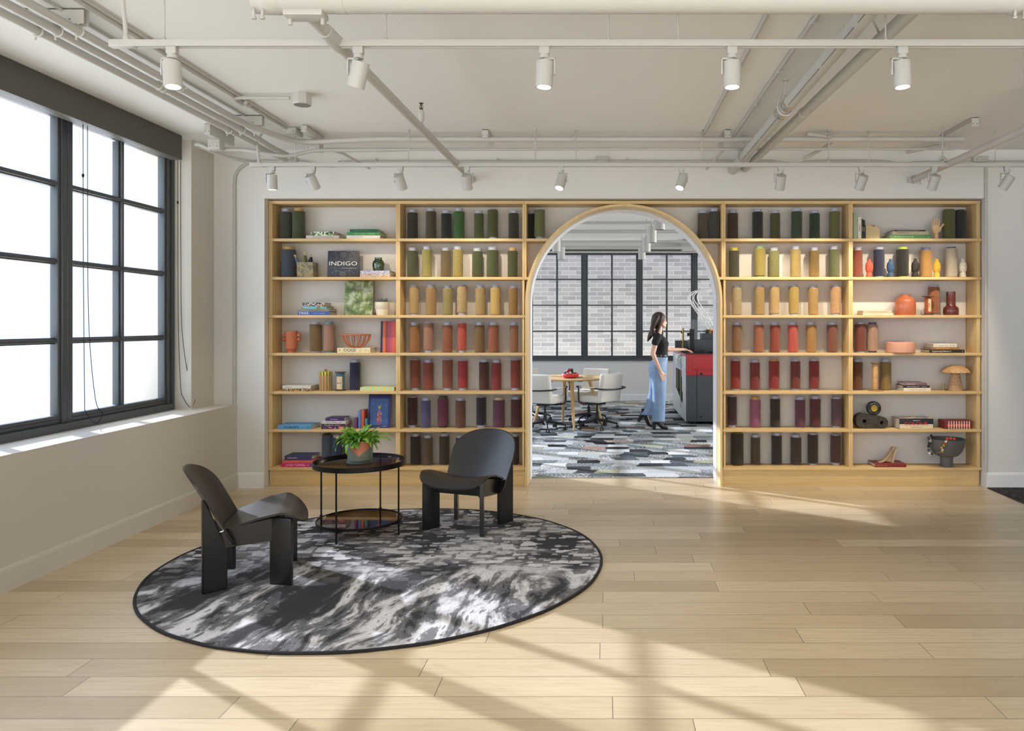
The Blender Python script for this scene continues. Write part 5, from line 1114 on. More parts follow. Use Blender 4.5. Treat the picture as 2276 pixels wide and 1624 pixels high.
# sprinkler main
e, p0 = pipe('sprinkler_main', [(-1.50, 3.3, 2.942), (5.5, 3.3, 2.942)], .057, 'thick white sprinkler main running along the top edge of the view', seg=28)
for px in (604, 758, 2262): collar(e, p0, (PX(px, 3.3), 3.3, 2.942), (1, 0, 0), .0615 if px != 758 else .059, .08 if px != 758 else .05)
for px in (571, 590, 2248, 2268): 
    b = NB(); x = PX(px, 3.3)-p0.x; add_cyl(b, (x, -.03, -.088), (x, -.03, -.045), .0065, seg=8); add_cyl(b, (x, -.03, -.094), (x, -.03, -.084), .011, seg=6); obj('clamp_bolt', b, PIPE, e)
b = NB(); x = -1.285-p0.x; add_box(b, x-.085, x+.085, -.03, .055, -.075, -.048, .008); add_cyl(b, (x-.07, .02, -.10), (x-.07, .02, -.05), .009, seg=8); add_cyl(b, (x+.07, .02, -.10), (x+.07, .02, -.05), .009, seg=8); add_cyl(b, (x, -.01, -.03), (x, .16, -.027), .045, .036, 20); obj('branch_saddle', b, PIPE, e)
XB = lambda y: -1.30+(y-3.48)*.0145
e, p0 = pipe('branch_pipe', [(XB(3.42), 3.42, 2.915), (XB(YW), YW, 2.915)], .0285, 'white branch pipe running diagonally from the main to the bookcase wall', seg=20)
collar(e, p0, (XB(3.68), 3.68, 2.915), (.0145, 1, 0), .036, .22); collar(e, p0, (XB(YW-.03), YW-.03, 2.915), (0, 1, 0), .036, .02, 'wall_flange')
# upright sprinkler head
sy = 5.356
e = thing('fire_sprinkler', 'upright brass sprinkler head on the diagonal branch pipe', 'sprinkler', (XB(sy), sy, 2.915))
b = NB(); add_lathe(b, [(.014, .0), (.014, .05), (.017, .055), (.020, .07), (.020, .085), (.0225, .088), (.0225, .108), (.016, .118), (.014, .125), (.011, .128), (0, .128)], 18); obj('riser', b, PIPE, e)
b = NB(); add_lathe(b, [(.0, .128), (.012, .128), (.012, .137), (.006, .141), (.0035, .15), (.0035, .168), (.006, .170), (.016, .172), (.0165, .175), (0, .176)], 14); add_tube(b, smooth_path([(-.009, 0, .135), (-.012, 0, .150), (-.003, 0, .168)], 4), .002, 6); add_tube(b, smooth_path([(.009, 0, .135), (.012, 0, .150), (.003, 0, .168)], 4), .002, 6); obj('deflector', b, simple('dark_brass', lin(80, 66, 40), .4, .8), e)
# insulated pipe pair on the right
A = Vector((1.22, YW, 3.01)); e, p0 = pipe('insulated_pipe', [(1.22, YW-.001, 3.01), (1.235, 2.6, 3.01)], .046, 'thick white jacketed pipe with metal bands, left one of the pair', seg=24)
SEAM = simple('dark_tape_seam', lin(70, 68, 64), .7)
b = NB()
for ya, yb2 in ((2.7, 3.62), (3.68, 4.22), (4.27, 4.98), (5.34, 5.88), (5.93, 6.42), (6.45, 6.66)): add_box(b, -.024, -.021, ya-p0.y, yb2-p0.y, -.0405, -.0395)
obj('jacket_seam', b, SEAM, e)
for y0 in (5.08, 5.28): collar(e, p0, (1.2262, y0, 3.01), (0, 1, 0), .0475, .10, 'metal_band', CHROME)
collar(e, p0, (1.222, 6.72, 3.01), (0, 1, 0), .0485, .20, 'joint_wrap')
def clevis(x, y, z, r, lab):
    t = thing('pipe_hanger', lab, 'pipe hanger', (x, y, z)); b = NB()
    pts = [(math.cos(a)*(r+.006), 0, math.sin(a)*(r+.006)*1.0) for a in [math.radians(d) for d in range(170, 371, 20)]]
    pts = [(-r*.6, 0, r*1.9)]+pts+[(r*.6, 0, r*1.9)]; add_tube(b, smooth_path(pts, 3), .006, 8); obj('clevis_loop', b, PIPE, t)
    b = NB(); add_cyl(b, (0, 0, r*1.7), (0, 0, H_C-z), .005, seg=8); add_cyl(b, (0, 0, r*1.65), (0, 0, r*2.0), .011, seg=6); add_lathe(b, [(0, H_C-z-.012), (.02, H_C-z-.01), (.02, H_C-z), (0, H_C-z)], 16); obj('hanger_rod', b, PIPE, t)
clevis(1.2266, 5.18, 3.01, .048, 'loop hanger between the two metal bands of the jacketed pipe'); clevis(1.222, 6.70, 3.01, .050, 'loop hanger at the far joint of the jacketed pipe')
e, p0 = pipe('water_pipe', [(1.335, YW-.001, 3.02), (1.40, 5.2, 3.02), (1.475, 2.6, 3.02)], .036, 'plain white pipe running beside the jacketed one', seg=20)
collar(e, p0, (1.435, 4.0, 3.02), (.03, -1, 0), .039, .05); collar(e, p0, (1.39, 5.35, 3.02), (.03, -1, 0), .038, .04)
b = NB(); add_tube(b, smooth_path([(.05, -YW+3.9, .13), (.03, -YW+3.9, .08), (.07, -YW+3.95, .05), (.10, -YW+4.0, .04)], 4), .006, 6); obj('pipe_hook', b, PIPE, e)
# right branch
e, p0 = pipe('branch_pipe', [(2.93, YW, 2.915), (2.955, 5.34, 2.915), (2.958, 5.27, 2.93), (2.96, 5.24, 3.0), (2.96, 5.24, H_C)], .0285, 'white branch pipe sloping up at the right edge of the view', seg=20)
collar(e, p0, (2.93, YW-.02, 2.915), (0, 1, 0), .037, .05, 'wall_flange'); collar(e, p0, (2.937, 6.6, 2.915), (0, 1, 0), .0305, .06)
b = NB(); add_box(b, -.06, -.035, -.05, -.0, -.03, .02, .004); add_cyl(b, (.05, -.04, -.05), (.05, -.04, .0), .005, seg=6); obj('flange_bolt', b, PIPE, e)
b = NB(); xx = PX(2095, 6.35)-p0.x; add_cyl(b, (xx, 6.35-p0.y, -.0), (xx, 6.35-p0.y, .27), .006, seg=8); add_tube(b, [(xx-.05, 6.35-p0.y, -.02), (xx, 6.35-p0.y, .03), (xx+.05, 6.35-p0.y, -.02)], .005, 6); obj('hanger_rod', b, PIPE, e)
# slim conduits on the ceiling
def conduit(pts, r, lab, sm=0, straps=()):
    e, p0 = pipe('conduit', pts, r, lab, 'conduit', sm=sm, seg=10, group='white painted conduits')
    for c, ax in straps:
        c = Vector(c)-p0; b = NB(); d = Vector((0, 1, 0)) if ax == 'y' else Vector((1, 0, 0)); add_tube(b, [c-d*.012, c+d*.012], [r*1.35]*2, 10); s = Vector((1, 0, 0)) if ax == 'y' else Vector((0, 0, 1)); add_tube(b, [c+s*r, c+s*(r+.022)], [.006]*2, 6); obj('strap', b, PIPE, e)
    return e
zc = 3.186
conduit([(.864, 2.4, zc), (.862, 6.72, zc)], .0125, 'slim conduit on the ceiling, left of the other slim one', straps=[((.863, 6.2, zc), 'y'), ((.863, 3.9, zc), 'y')])
conduit([(1.13, 2.4, zc), (1.13, 6.68, zc)], .0125, 'slim conduit on the ceiling running beside the jacketed pipe', straps=[((1.13, y, zc), 'y') for y in (4.15, 4.97, 5.72)])
L3 = [(-2.97, 6.42, 'left'), (-2.865, 6.30, 'middle'), (-2.755, 6.05, 'right')]
for k, (x, ye, nm) in enumerate(L3):
    zz = 3.085; yb = 6.62+.07*(k == 0)+.0*k
    conduit([(x, 1.2, zz), (x, 3.0, zz), (x, 4.0, zz), (x, 5.0, zz), (x, ye-.2, zz), (x+.04, ye+.02, zz), (x+.16, 6.60-.05*k, zz+.012), (x+.45, 6.70-.05*k, 3.10+.012*k), (x+.8, 6.71-.05*k, 3.10+.02*k), (x+1.4, 6.71-.05*k, 3.10+.02*k), (3.1, 6.71-.05*k, 3.10+.02*k)] if k == 2 else
            [(x, 1.2, zz), (x, 3.0, zz), (x, 4.0, zz), (x, 5.0, zz), (x, ye, zz), (x, ye+.3, zz-.01), (x+.02, YW-.15, zz-.015)], .0235, '%s one of the three thick conduits above the window' % nm, sm=5,
            straps=[((x, y, zz), 'y') for y in ((5.0, 4.95) if k else (3.3,))])
conduit([(-2.66, 1.2, zc), (-2.655, 6.42, zc)], .0135, 'slim ceiling conduit nearest the three thick ones, ending at a box', straps=[((-2.656, 5.74, zc), 'y'), ((-2.657, 4.45, zc), 'y')])
conduit([(-2.62, 1.2, zc), (-2.618, 6.38, zc)], .008, 'thin cable tube touching the slim ceiling conduit')
conduit([(-2.83, 1.2, 3.19), (-2.83, 6.3, 3.19)], .008, 'thin tube on the ceiling between the thick and slim conduits')
conduit([(-3.38, 6.6, 3.05), (-3.47, 6.58, 3.09), (-3.53, 6.65, 3.10), (-3.50, 6.75, 3.09), (-3.40, 6.95, 3.06), (-3.22, YW-.09, 3.05)], .016, 'looping conduit end beside the box over the window corner', sm=5)
conduit([(-3.30, 6.60, 3.05), (-3.1, 6.62, 3.05), (-2.9, 6.64, 3.02), (-2.72, 6.66, 3.01), (-2.5, 6.68, 3.06), (-2.2, 6.69, 3.065), (-1.7, 6.69, 3.07)], .016, 'conduit running from the corner box under the three thick ones', sm=5)
conduit([(-1.7, 6.69, 3.07), (3.05, 6.69, 3.075)], .011, 'long slim conduit under the thick one across the room')
conduit([(-3.49, YW-.013, SILL+.0), (-3.49, YW-.013, 2.6), (-3.49, YW-.013, 2.88), (-3.47, YW-.013, 2.98), (-3.40, YW-.013, 3.05), (-3.28, YW-.013, 3.085), (-2.9, YW-.013, 3.085), (-2.72, YW-.013, 3.055), (-2.55, YW-.02, 3.04), (-2.4, YW-.013, 3.07), (-2.2, YW-.013, 3.083), (1.25, YW-.013, 3.088), (1.55, YW-.02, 3.088), (1.72, YW-.025, 3.065), (1.85, YW-.025, 3.06), (2.0, YW-.02, 3.085), (2.6, YW-.013, 3.088), (2.80, YW-.02, 3.06), (3.0, YW-.013, 3.075), (3.5, YW-.013, 3.08), (5.5, YW-.013, 3.085)], .0135, 'conduit along the top of the bookcase wall, turning down beside the window', sm=4,
        straps=[((x, YW-.016, 3.086), 'x') for x in (-2.15, -1.0, .22, 1.28, 2.12, 3.2)])
conduit([(PX(2191, YW-.01), YW-.013, 3.07), (PX(2191, YW-.01), YW-.013, 1.0), (PX(2191, YW-.01), YW-.013, .15)], .0125, 'thin vertical conduit down the wall right of the bookcase')
conduit([(PX(2040, 6.9), 7.15, 3.15), (PX(2110, 6.75), 6.85, 3.15)], .016, 'short conduit stub near the right hand ceiling bracket')
conduit([(PX(810, 7.1), YW-.02, 3.02), (PX(760, 6.9), 6.95, 3.09), (PX(730, 6.8), 6.8, 3.10)], .012, 'short slanted conduit by the box left of the branch pipe')
conduit([(1.05, 6.75, 3.08), (1.02, 6.9, 3.05), (.95, 7.1, 2.98)], .011, 'short drooping conduit under the small bracket left of the jacketed pipe', sm=4)
conduit([(1.72, 6.5, 3.16), (1.95, 6.6, 3.15), (1.98, 6.8, 3.13), (1.85, 7.1, 3.08)], .017, 'hooked conduit piece right of the paired pipes', sm=4)
conduit([(-2.62, 5.62, 3.17), (-2.66, 5.66, 3.17), (-2.66, 5.55, 3.17), (-2.60, 5.50, 3.17), (-2.25, 5.50, 3.17)], .0125, 'conduit turning from the ceiling run to the round detector', sm=5)
def fitting(name, label, cat, x, y, z, w, d, h, m=PIPE, bev=.004, open_=False, group=None):
    e = thing(name, label, cat, (x, y, z), 0, group); b = NB()
    if open_:      # channel strut, open at the ends
        add_box(b, -w/2, w/2, -d/2, d/2, h-.003, h); add_box(b, -w/2, w/2, -d/2, -d/2+.003, 0, h); add_box(b, -w/2, w/2, d/2-.003, d/2, 0, h)
    else: add_box(b, -w/2, w/2, -d/2, d/2, 0, h, bev)
    obj('channel' if open_ else 'box_body', b, m, e)
    b = NB()
    for s in (-1, 1): add_cyl(b, (s*w*.3, -d/2-.003, h*.3), (s*w*.3, -d/2, h*.3), .0035, seg=8)
    obj('screws', b, SEAM, e); return e
fitting('channel_strut', 'white channel strut across the three thick conduits, near end', 'bracket', -2.90, 4.03, 3.118, .37, .04, .078, open_=True)
fitting('channel_strut', 'white channel strut across the three thick conduits, far end', 'bracket', -2.88, 6.08, 3.118, .37, .04, .078, open_=True)
for x, nm in ((-2.97, 'left'), (-2.865, 'middle'), (-2.755, 'right')):
    for y, nn in ((4.03, 'near'), (6.08, 'far')):
        e = thing('pipe_clamp', 'clamp holding the %s thick conduit under the %s channel strut' % (nm, nn), 'clamp', (x, y, 3.085), 0, 'clamps under the channel struts'); b = NB(); add_tube(b, [(.027*math.cos(t*2*PI/20), 0, .027*math.sin(t*2*PI/20)) for t in range(20)], .005, 6, True); add_cyl(b, (-.012, 0, -.045), (-.012, 0, -.025), .005, seg=6); obj('clamp_ring', b, PIPE, e)
        b = NB(); add_tube(b, [(.0, 0, .03), (.0, 0, .05)], .008, 6); obj('clamp_ear', b, CHROME, e)
e = fitting('channel_strut', 'open channel strut standing off the ceiling over the window corner', 'bracket', -3.26, 6.52, 3.107, .05, .42, .09); 
fitting('junction_box', 'square white junction box below the strut over the window corner', 'junction box', -3.28, 6.50, 3.02, .10, .09, .086)
fitting('junction_box', 'white junction box at the end of the slim ceiling conduit', 'junction box', -2.63, 6.50, 3.145, .11, .16, .05)
fitting('junction_box', 'white junction box on the conduit left of the branch pipe', 'junction box', PX(702, 6.75), 6.72, 3.06, .12, .10, .078)
fitting('channel_strut', 'channel strut above the junction box left of the branch pipe', 'bracket', PX(700, 6.6), 6.55, 3.14, .05, .40, .055)
fitting('channel_strut', 'short channel strut on the ceiling above the left of the arch', 'bracket', PX(1078, 6.5), 6.68, 3.13, .05, .36, .065, open_=True)
fitting('channel_strut', 'short channel strut left of the jacketed pipe', 'bracket', PX(1617, 6.5), 6.68, 3.13, .05, .36, .065, open_=True)
fitting('channel_strut', 'channel strut at upper right above the sloping pipe', 'bracket', 2.96, 6.42, 3.125, .055, .60, .07, open_=True)
fitting('junction_box', 'small white junction box on the wall conduit above the arch', 'junction box', PX(1338, YW-.03), YW-.035, 3.068, .115, .05, .062)
fitting('junction_box', 'small white junction box on the wall conduit at upper right', 'junction box', PX(2178, YW-.03), YW-.035, 3.075, .14, .05, .055)
e = thing('smoke_detector', 'octagonal white ceiling detector box at the end of a conduit', 'detector', (-2.16, 5.50, 3.118)); b = NB(); add_lathe(b, [(0, 0), (.062, 0), (.068, .008), (.068, .082), (0, .082)], 8); obj('detector_body', b, PIPE, e, sharp=20); b = NB(); add_lathe(b, [(0, -.003), (.055, -.003), (.055, .001), (0, .001)], 24); obj('detector_face', b, simple('grey_plastic', lin(120, 120, 118), .5), e)
e = thing('cable_clip_row', 'row of small cable clips under the strut at upper right', 'clips', (2.90, 6.62, 3.06)); b = NB()
for k in range(4): add_tube(b, [(k*.03-.06+.008*math.cos(t), -k*.02, .008*math.sin(t)) for t in [j*2*PI/10 for j in range(10)]], .003, 5, True)
obj('clips', b, PIPE, e)
# ------------------------------------------------------------------ back room
def cyl_pendant(x, y, lab):
    e = thing('pendant_light', lab, 'pendant light', (x, y, 2.68), 0, 'white cylinder pendants in the back room'); 
    b = NB(); add_lathe(b, [(.056, 0), (.065, .0), (.065, .215), (.06, .22), (0, .22)], 32); obj('shade', b, PIPE, e)
    b = NB(); add_lathe(b, [(0, .02), (.058, .02), (.058, .026), (0, .026)], 28); obj('diffuser', b, simple('olive_reflector', lin(150, 140, 110), .4), e)
    b = NB(); add_cyl(b, (0, 0, .22), (0, 0, H_C-2.68), .008, seg=10); add_cyl(b, (0, 0, .22), (0, 0, .25), .02, seg=12); obj('stem', b, PIPE, e)
for y, lab in ((9.2, 'nearest'), (10.66, 'second'), (12.02, 'third'), (13.45, 'farthest')):
    cyl_pendant(.668, y, '%s white cylinder pendant in the right row beyond the arch' % lab)
    if y > 11: cyl_pendant(-.743, y, '%s white cylinder pendant in the left row beyond the arch' % ('nearer' if y < 13 else 'farther'))
for y, z, r, nm in [(8.9, 3.05, .028, 'first'), (9.9, 3.02, .022, 'second'), (11.0, 3.0, .022, 'third'), (12.2, 3.02, .028, 'fourth'), (13.4, 2.99, .02, 'fifth'), (14.6, 3.0, .03, 'sixth'), (15.3, 2.985, .016, 'seventh')]:
    pipe('ceiling_pipe', [(-3.6, y, z), (4.5, y, z)], r, '%s white pipe crossing the back room ceiling, counted from the arch' % nm, group='pipes across the back room ceiling')
e, p0 = pipe('droop_conduit', [(1.55, 12.5, 3.1), (1.58, 12.5, 2.8), (1.68, 12.5, 2.62), (1.78, 12.5, 2.8), (1.8, 12.5, 3.15)], .012, 'white conduit loop hanging from the back room ceiling at right', sm=6)
e = thing('ceiling_box', 'white square duct box against the back room window head', 'duct box', (2.0, 15.1, 3.0)); b = NB(); add_box(b, -.45, .6, -.2, .3, 0, .19, .005); obj('duct_body', b, PIPE, e)
# meeting table
e = thing('meeting_table', 'round pale oak meeting table with splayed round legs', 'table', (-.545, 11.72, .002))
b = NB(); add_lathe(b, [(0, .712), (.56, .712), (.585, .722), (.60, .736), (.597, .742), (0, .742)], 72); obj('tabletop', b, TABLEW, e)
for k in range(4):
    a = math.radians(-78+90*k); b = NB(); add_tube(b, [(.33*math.cos(a), .33*math.sin(a), .712), (.43*math.cos(a), .43*math.sin(a), .36), (.54*math.cos(a), .54*math.sin(a), 0)], [.030, .026, .015], 16); obj('leg', b, simple('pale_oak_leg', lin(222, 178, 112), .5) if k == 0 else bpy.data.materials['pale_oak_leg'], e)
e = thing('fruit_bowl', 'low red bowl heaped with coloured felt balls on the meeting table', 'bowl', (-.505, 11.5, .744))
b = NB(); add_lathe(b, [(0, 0), (.085, 0), (.125, .018), (.135, .045), (.128, .066), (.118, .072), (.11, .06), (.07, .012), (0, .01)], 40); obj('bowl_body', b, simple('red_lacquer', lin(206, 56, 56), .35, coat=.3), e)
rnd = random.Random(5); FB = objcol('pompom', .95, .3)
pc = [(('red'), lin(170, 40, 50)), ('navy blue', lin(40, 50, 90)), ('white', lin(230, 230, 230)), ('dark green', lin(40, 80, 76)), ('purple', lin(90, 60, 110))]
for k in range(21):
    a = k*2.4; r = .10*math.sqrt((k % 12)/12); z = .062+(.04 if k >= 12 else 0)+(.018 if r < .06 else 0); r *= (.6 if k >= 12 else 1); nm, c = pc[k % 5]
    q = thing('felt_ball', '%s felt ball piled in the low red bowl' % nm, 'felt ball', (-.505+r*math.cos(a), 11.5+r*math.sin(a), .744+z), 0, '%s felt balls in the red bowl' % nm)
    b = NB(); add_ball(b, (0, 0, 0), .021, 10); obj('ball', b, FB, q, color=c)
q = thing('coaster', 'small dark object lying on the meeting table right of the bowl', 'coaster', (-.36, 11.66, .7445)); b = NB(); add_lathe(b, [(0, 0), (.045, 0), (.045, .006), (0, .008)], 20); obj('disc', b, simple('dark_cork', lin(70, 66, 56), .7), q)
# office chairs
def office_chair(label, x, y, face):
    e = thing('office_chair', label, 'office chair', (x, y, .002), face-PI/2, 'cream swivel chairs around the meeting table')
    b = NB(); add_box(b, -.25, .25, -.22, .25, .40, .50, .038, seg=4); obj('seat', b, FABRIC, e)
    b = NB(); M = Matrix.Translation((0, -.235, .42)) @ Matrix.Rotation(math.radians(9), 4, 'X'); t = bmesh.new(); add_box(t, -.235, .235, -.035, .035, -.01, .41, .028, seg=4)
    for v in t.verts: v.co.y -= .03-.03*(v.co.x/.24)**2*1.6
    merge(b, t, M); obj('backrest', b, FABRIC, e)
    for s in (-1, 1):
        b = NB(); add_tube(b, smooth_path([(s*.10, .02, .385), (s*.24, .05, .385), (s*.275, .10, .40), (s*.278, .12, .46), (s*.278, .12, .62)], 5), .012, 9)
        add_tube(b, [(s*.278, .075, .628), (s*.278, .155, .628)], .015, 9); obj('arm_post', b, BPL, e)
        b = NB(); add_box(b, s*.278-.018, s*.278+.018, -.20, .10, .624, .636, .004); obj('arm_rest', b, simple('white_arm_pad', lin(224, 222, 216), .5) if 'white_arm_pad' not in bpy.data.materials else bpy.data.materials['white_arm_pad'], e)
    b = NB(); add_tube(b, smooth_path([(-.278, -.16, .62), (-.278, -.24, .615), (-.25, -.335, .61), (0, -.375, .60), (.25, -.335, .61), (.278, -.24, .615), (.278, -.16, .62)], 6), .012, 9); obj('back_hoop', b, BPL, e)
    b = NB(); add_box(b, -.09, .09, -.10, .10, .355, .40, .015); add_cyl(b, (.08, .02, .37), (.19, .03, .368), .008, seg=8); obj('tilt_mechanism', b, BPL, e)
    b = NB(); add_cyl(b, (0, 0, .21), (0, 0, .36), .015, seg=16); add_cyl(b, (0, 0, .07), (0, 0, .24), .027, .024, 18); obj('gas_column', b, BPL, e)
    b = NB(); add_lathe(b, [(0, .08), (.045, .08), (.05, .10), (.045, .145), (.03, .15), (0, .15)], 20); hub = obj('star_hub', b, BPL, e)
    for k in range(5):
        a = k*2*PI/5+.3; c, s = math.cos(a), math.sin(a); b = NB(); add_tube(b, [(.03*c, .03*s, .125), (.17*c, .17*s, .105), (.30*c, .30*s, .075)], [.022, .018, .012], 8); add_cyl(b, (.30*c, .30*s, .045), (.30*c, .30*s, .078), .009, seg=8); obj('star_leg', b, BPL, e)
        b = NB(); 
        for w in (-1, 1): add_cyl(b, (.30*c-s*w*.010, .30*s+c*w*.010, .026), (.30*c-s*w*.026, .30*s+c*w*.026, .026), .026, seg=16)
        obj('caster', b, BPL, e)
    return e
oc = office_chair('cream office chair turned to the table, nearest and right of its front leg', -.10, 11.42, math.radians(140))
dup(oc, (-.86, 11.25, .002), math.radians(66)-PI/2, 'cream office chair seen from behind, cut off by the left edge of the arch')
dup(oc, (-.24, 12.22, .002), math.radians(243)-PI/2, 'cream office chair on the window side of the table, right of the red bowl')
dup(oc, (-1.16, 12.35, .002), math.radians(300)-PI/2, 'cream office chair on the window side, only its edge visible left of the arch')
# sample machine
X0, Y0m, X1, Y1m = 1.262, 11.8, 2.75, 13.9
e = thing('cutting_machine', 'large red and charcoal machine cabinet with brushed steel side, right of the person', 'machine', (X0, Y0m, .002))
W_, D_ = X1-X0, Y1m-Y0m; RED = simple('red_powder_coat', lin(196, 52, 58), .35, var=.03); CHA = simple('charcoal_powder_coat', lin(76, 80, 84), .5, var=.03); STEEL = m_blotch('brushed_steel_panel', [(176, 182, 186), (206, 210, 212), (188, 194, 198)], 3, .35, 2)
b = NB(); add_box(b, .0, W_, 0, .03, .05, .755, .003); add_box(b, .03, W_, .03, D_, .05, .755); obj('lower_cabinet', b, CHA, e)
b = NB(); add_box(b, 0, W_, 0, D_, .756, 1.088, .006); obj('upper_cabinet', b, RED, e)
b = NB(); add_box(b, -.006, .0, .0, D_, .05, .70); add_box(b, -.012, -.001, .0, 2.05, .70, 1.05, .003); obj('steel_side', b, STEEL, e)
b = NB(); add_box(b, -.016, -.006, .55, 1.45, .45, .80); add_prism(b, [(.45, .47), (1.45, .47), (.45, .30)], -.016, -.006, 'X'); obj('side_opening', b, simple('dark_interior', lin(24, 24, 24), .8), e)
b = NB(); add_box(b, -.022, -.016, 1.15, 1.2, .46, .78); add_box(b, -.022, -.016, .62, .66, .20, 1.0); obj('guide_rails', b, BRASS, e)
b = NB(); add_tube(b, smooth_path([(-.03, .5, 1.05), (-.09, .45, 1.02), (-.08, .5, .92), (-.02, .55, .88)], 5), .03, 10); obj('white_duct', b, TINE, e)
dr = NB(); add_box(dr, .09, 1.10, -.012, -.0005, .845, 1.045, .003); d_ = obj('drawer_front', dr, RED, e)
b = NB(); add_box(b, .45, .70, -.030, -.013, .945, .952, .002); obj('drawer_handle', b, BRASS, d_)
b = NB(); add_box(b, .165, .172, -.003, .001, .07, .90); add_box(b, .165, W_, -.003, .001, .893, .90); obj('door_gap', b, simple('panel_gap', lin(30, 22, 24), .8), e)
b = NB(); add_box(b, .215, .255, -.006, .0, .765, .80, .002); add_box(b, .215, .245, -.006, 0, .115, .14, .002); obj('door_lock', b, BPL, e)
for x in (.16, 1.0):
    b = NB(); add_cyl(b, (x, .12, .0), (x, .12, .05), .03, seg=14); add_cyl(b, (x-.02, .12, .03), (x+.02, .12, .03), .03, seg=14); obj('levelling_foot', b, BPL, e)
b = NB(); add_box(b, -.02, W_, -.015, D_, 1.089, 1.097, .002); obj('worktop', b, simple('dark_worktop', lin(44, 42, 46), .4), e)
b = NB(); add_box(b, .11, W_, .35, .75, 1.11, 1.30, .004); add_box(b, .30, 1.0, .40, .70, 1.30, 1.40, .004); obj('carriage', b, CHA, e)
b = NB(); add_box(b, .36, .41, .36, .46, 1.40, 1.46, .004); add_box(b, .62, .72, .38, .5, 1.40, 1.46, .01); add_box(b, .10, .17, .34, .40, 1.10, 1.47, .004); add_box(b, .06, .10, .34, .40, 1.36, 1.41, .003); obj('carriage_motors', b, BPL, e)
b = NB(); add_box(b, .12, W_, .55, .556, 1.30, 1.62); obj('acrylic_screen', b, ACRYL, e)
for k in range(3):
    b = NB(); add_cyl(b, (.395+k*.05, .44, 1.40), (.395+k*.05, .44, 1.475), .017, seg=12); obj('brass_connector', b, BRASS, e)
b = NB(); add_box(b, .46, .52, .41, .45, 1.40, 1.45, .008); obj('red_valve', b, RED, e)
b = NB(); 
for x, w in ((.20, .16), (.42, .16), (.62, .2)): add_loft(b, [((x+w/2, .14, 1.098), w/2, .09), ((x+w/2, .14, 1.125), w/2*.8, .07), ((x+w/2, .14, 1.145), w/2*.35, .03)], 18)
obj('black_mats', b, COTTON, e)
b = NB(); add_prism(b, [(.45, 1.098), (1.6, 1.098), (1.6, 1.26), (1.3, 1.27), (.45, 1.13)], -.02, .25, 'X'); obj('side_shroud', b, COTTON, e)
e = thing('marking_rod', 'yellow and black vertical rod standing at the machine corner', 'rod', (1.262-.02+.03, 12.35, 1.10))
b = NB(); add_box(b, -.012, .006, -.01, .01, 0, .38, .002); obj('yellow_rod', b, simple('yellow_paint', lin(216, 186, 60), .4), e)
b = NB(); add_box(b, .007, .016, -.012, .012, 0, .385, .002); add_box(b, -.030, -.013, -.01, .01, .30, .34, .002); add_box(b, -.030, -.013, -.01, .01, .14, .18, .002); obj('black_clips', b, BPL, e)
for k in range(6):
    x = 1.262+.40+(k % 3)*.05; y = 12.24; o_ = .03*(k//3)
    P = [(x+o_*.3, y, 1.472), (x-.06-o_, y+.02, 1.62), (x-.20-o_*1.4, y+.03, 1.83), (x-.28-o_*1.2+k*.006, y+.03, 1.96), (x-.22-o_, y+.02, 2.05+k*.004), (x-.02, y, 2.075+k*.005), (x+.35, y, 2.03+k*.006), (x+.9, y, 1.9)]
    if k == 5: P[2:4] = [(x-.30, y+.03, 1.80), (x-.40, y+.02, 1.98)]
    pipe('air_hose', P, .0065, 'white air hose arching out of the cutting machine head', 'hose', m=TINE, sm=8, group='white hoses above the machine', seg=8)

# ------------------------------------------------------------------ person at the machine
def blob(name, bm, m, parent, vox=.007, smooth=6, label=None, color=None):
    me = mesh_of(name, bm, m, 180); o = bpy.data.objects.new(name, me); COL.objects.link(o); o.parent = parent
    r = o.modifiers.new('union', 'REMESH'); r.mode = 'VOXEL'; r.voxel_size = vox; r.use_smooth_shade = True
    s = o.modifiers.new('soften', 'SMOOTH'); s.iterations = smooth; s.factor = .5
    if label: o['label'] = label
    return o
PXo, PYo = .80, 11.36
e = thing('person', 'person in black top and wide blue jeans, one hand on the red machine', 'person', (PXo, PYo, .002))
def W(x, y, z): return Vector((x-PXo, y, z-.002))        # x, z in world metres; y = offset from the body plane (minus = near side)
b = NB()
# head: skull, face, jaw, nose
add_ball(b, W(.826, 0, 1.615), .090, 24, (1.03, .84, 1.08)); add_ball(b, W(.868, 0, 1.575), .062, 20, (.92, .92, 1.28)); add_ball(b, W(.882, 0, 1.517), .034, 16, (1.05, 1.0, .8))
add_caps(b, W(.912, 0, 1.590), W(.928, 0, 1.563), .009, .0095); add_ball(b, W(.915, 0, 1.530), .0135, 10, (.7, 1.3, .5)); add_ball(b, W(.913, 0, 1.520), .012, 10, (.7, 1.2, .5)); add_caps(b, W(.910, -.034, 1.605), W(.910, .034, 1.605), .012, .012)
add_caps(b, W(.866, -.05, 1.548), W(.90, -.02, 1.515), .018, .016); add_caps(b, W(.866, .05, 1.548), W(.90, .02, 1.515), .018, .016)
for s in (-1, 1): add_ball(b, W(.822, s*.080, 1.582), .024, 12, (.7, .35, 1.25))
# neck and torso (skin under the clothes)
add_caps(b, W(.826, 0, 1.54), W(.800, 0, 1.40), .050, .055); add_caps(b, W(.795, -.11, 1.375), W(.795, .11, 1.375), .048, .048)
add_loft(b, [(W(.82, 0, .90), .10, .15), (W(.835, 0, 1.05), .082, .118), (W(.83, 0, 1.22), .095, .135), (W(.81, 0, 1.36), .075, .14)], 24)
# near arm hanging
add_caps(b, W(.775, -.175, 1.365), W(.712, -.205, 1.12), .044, .036); add_caps(b, W(.712, -.205, 1.12), W(.815, -.215, .885), .035, .024)
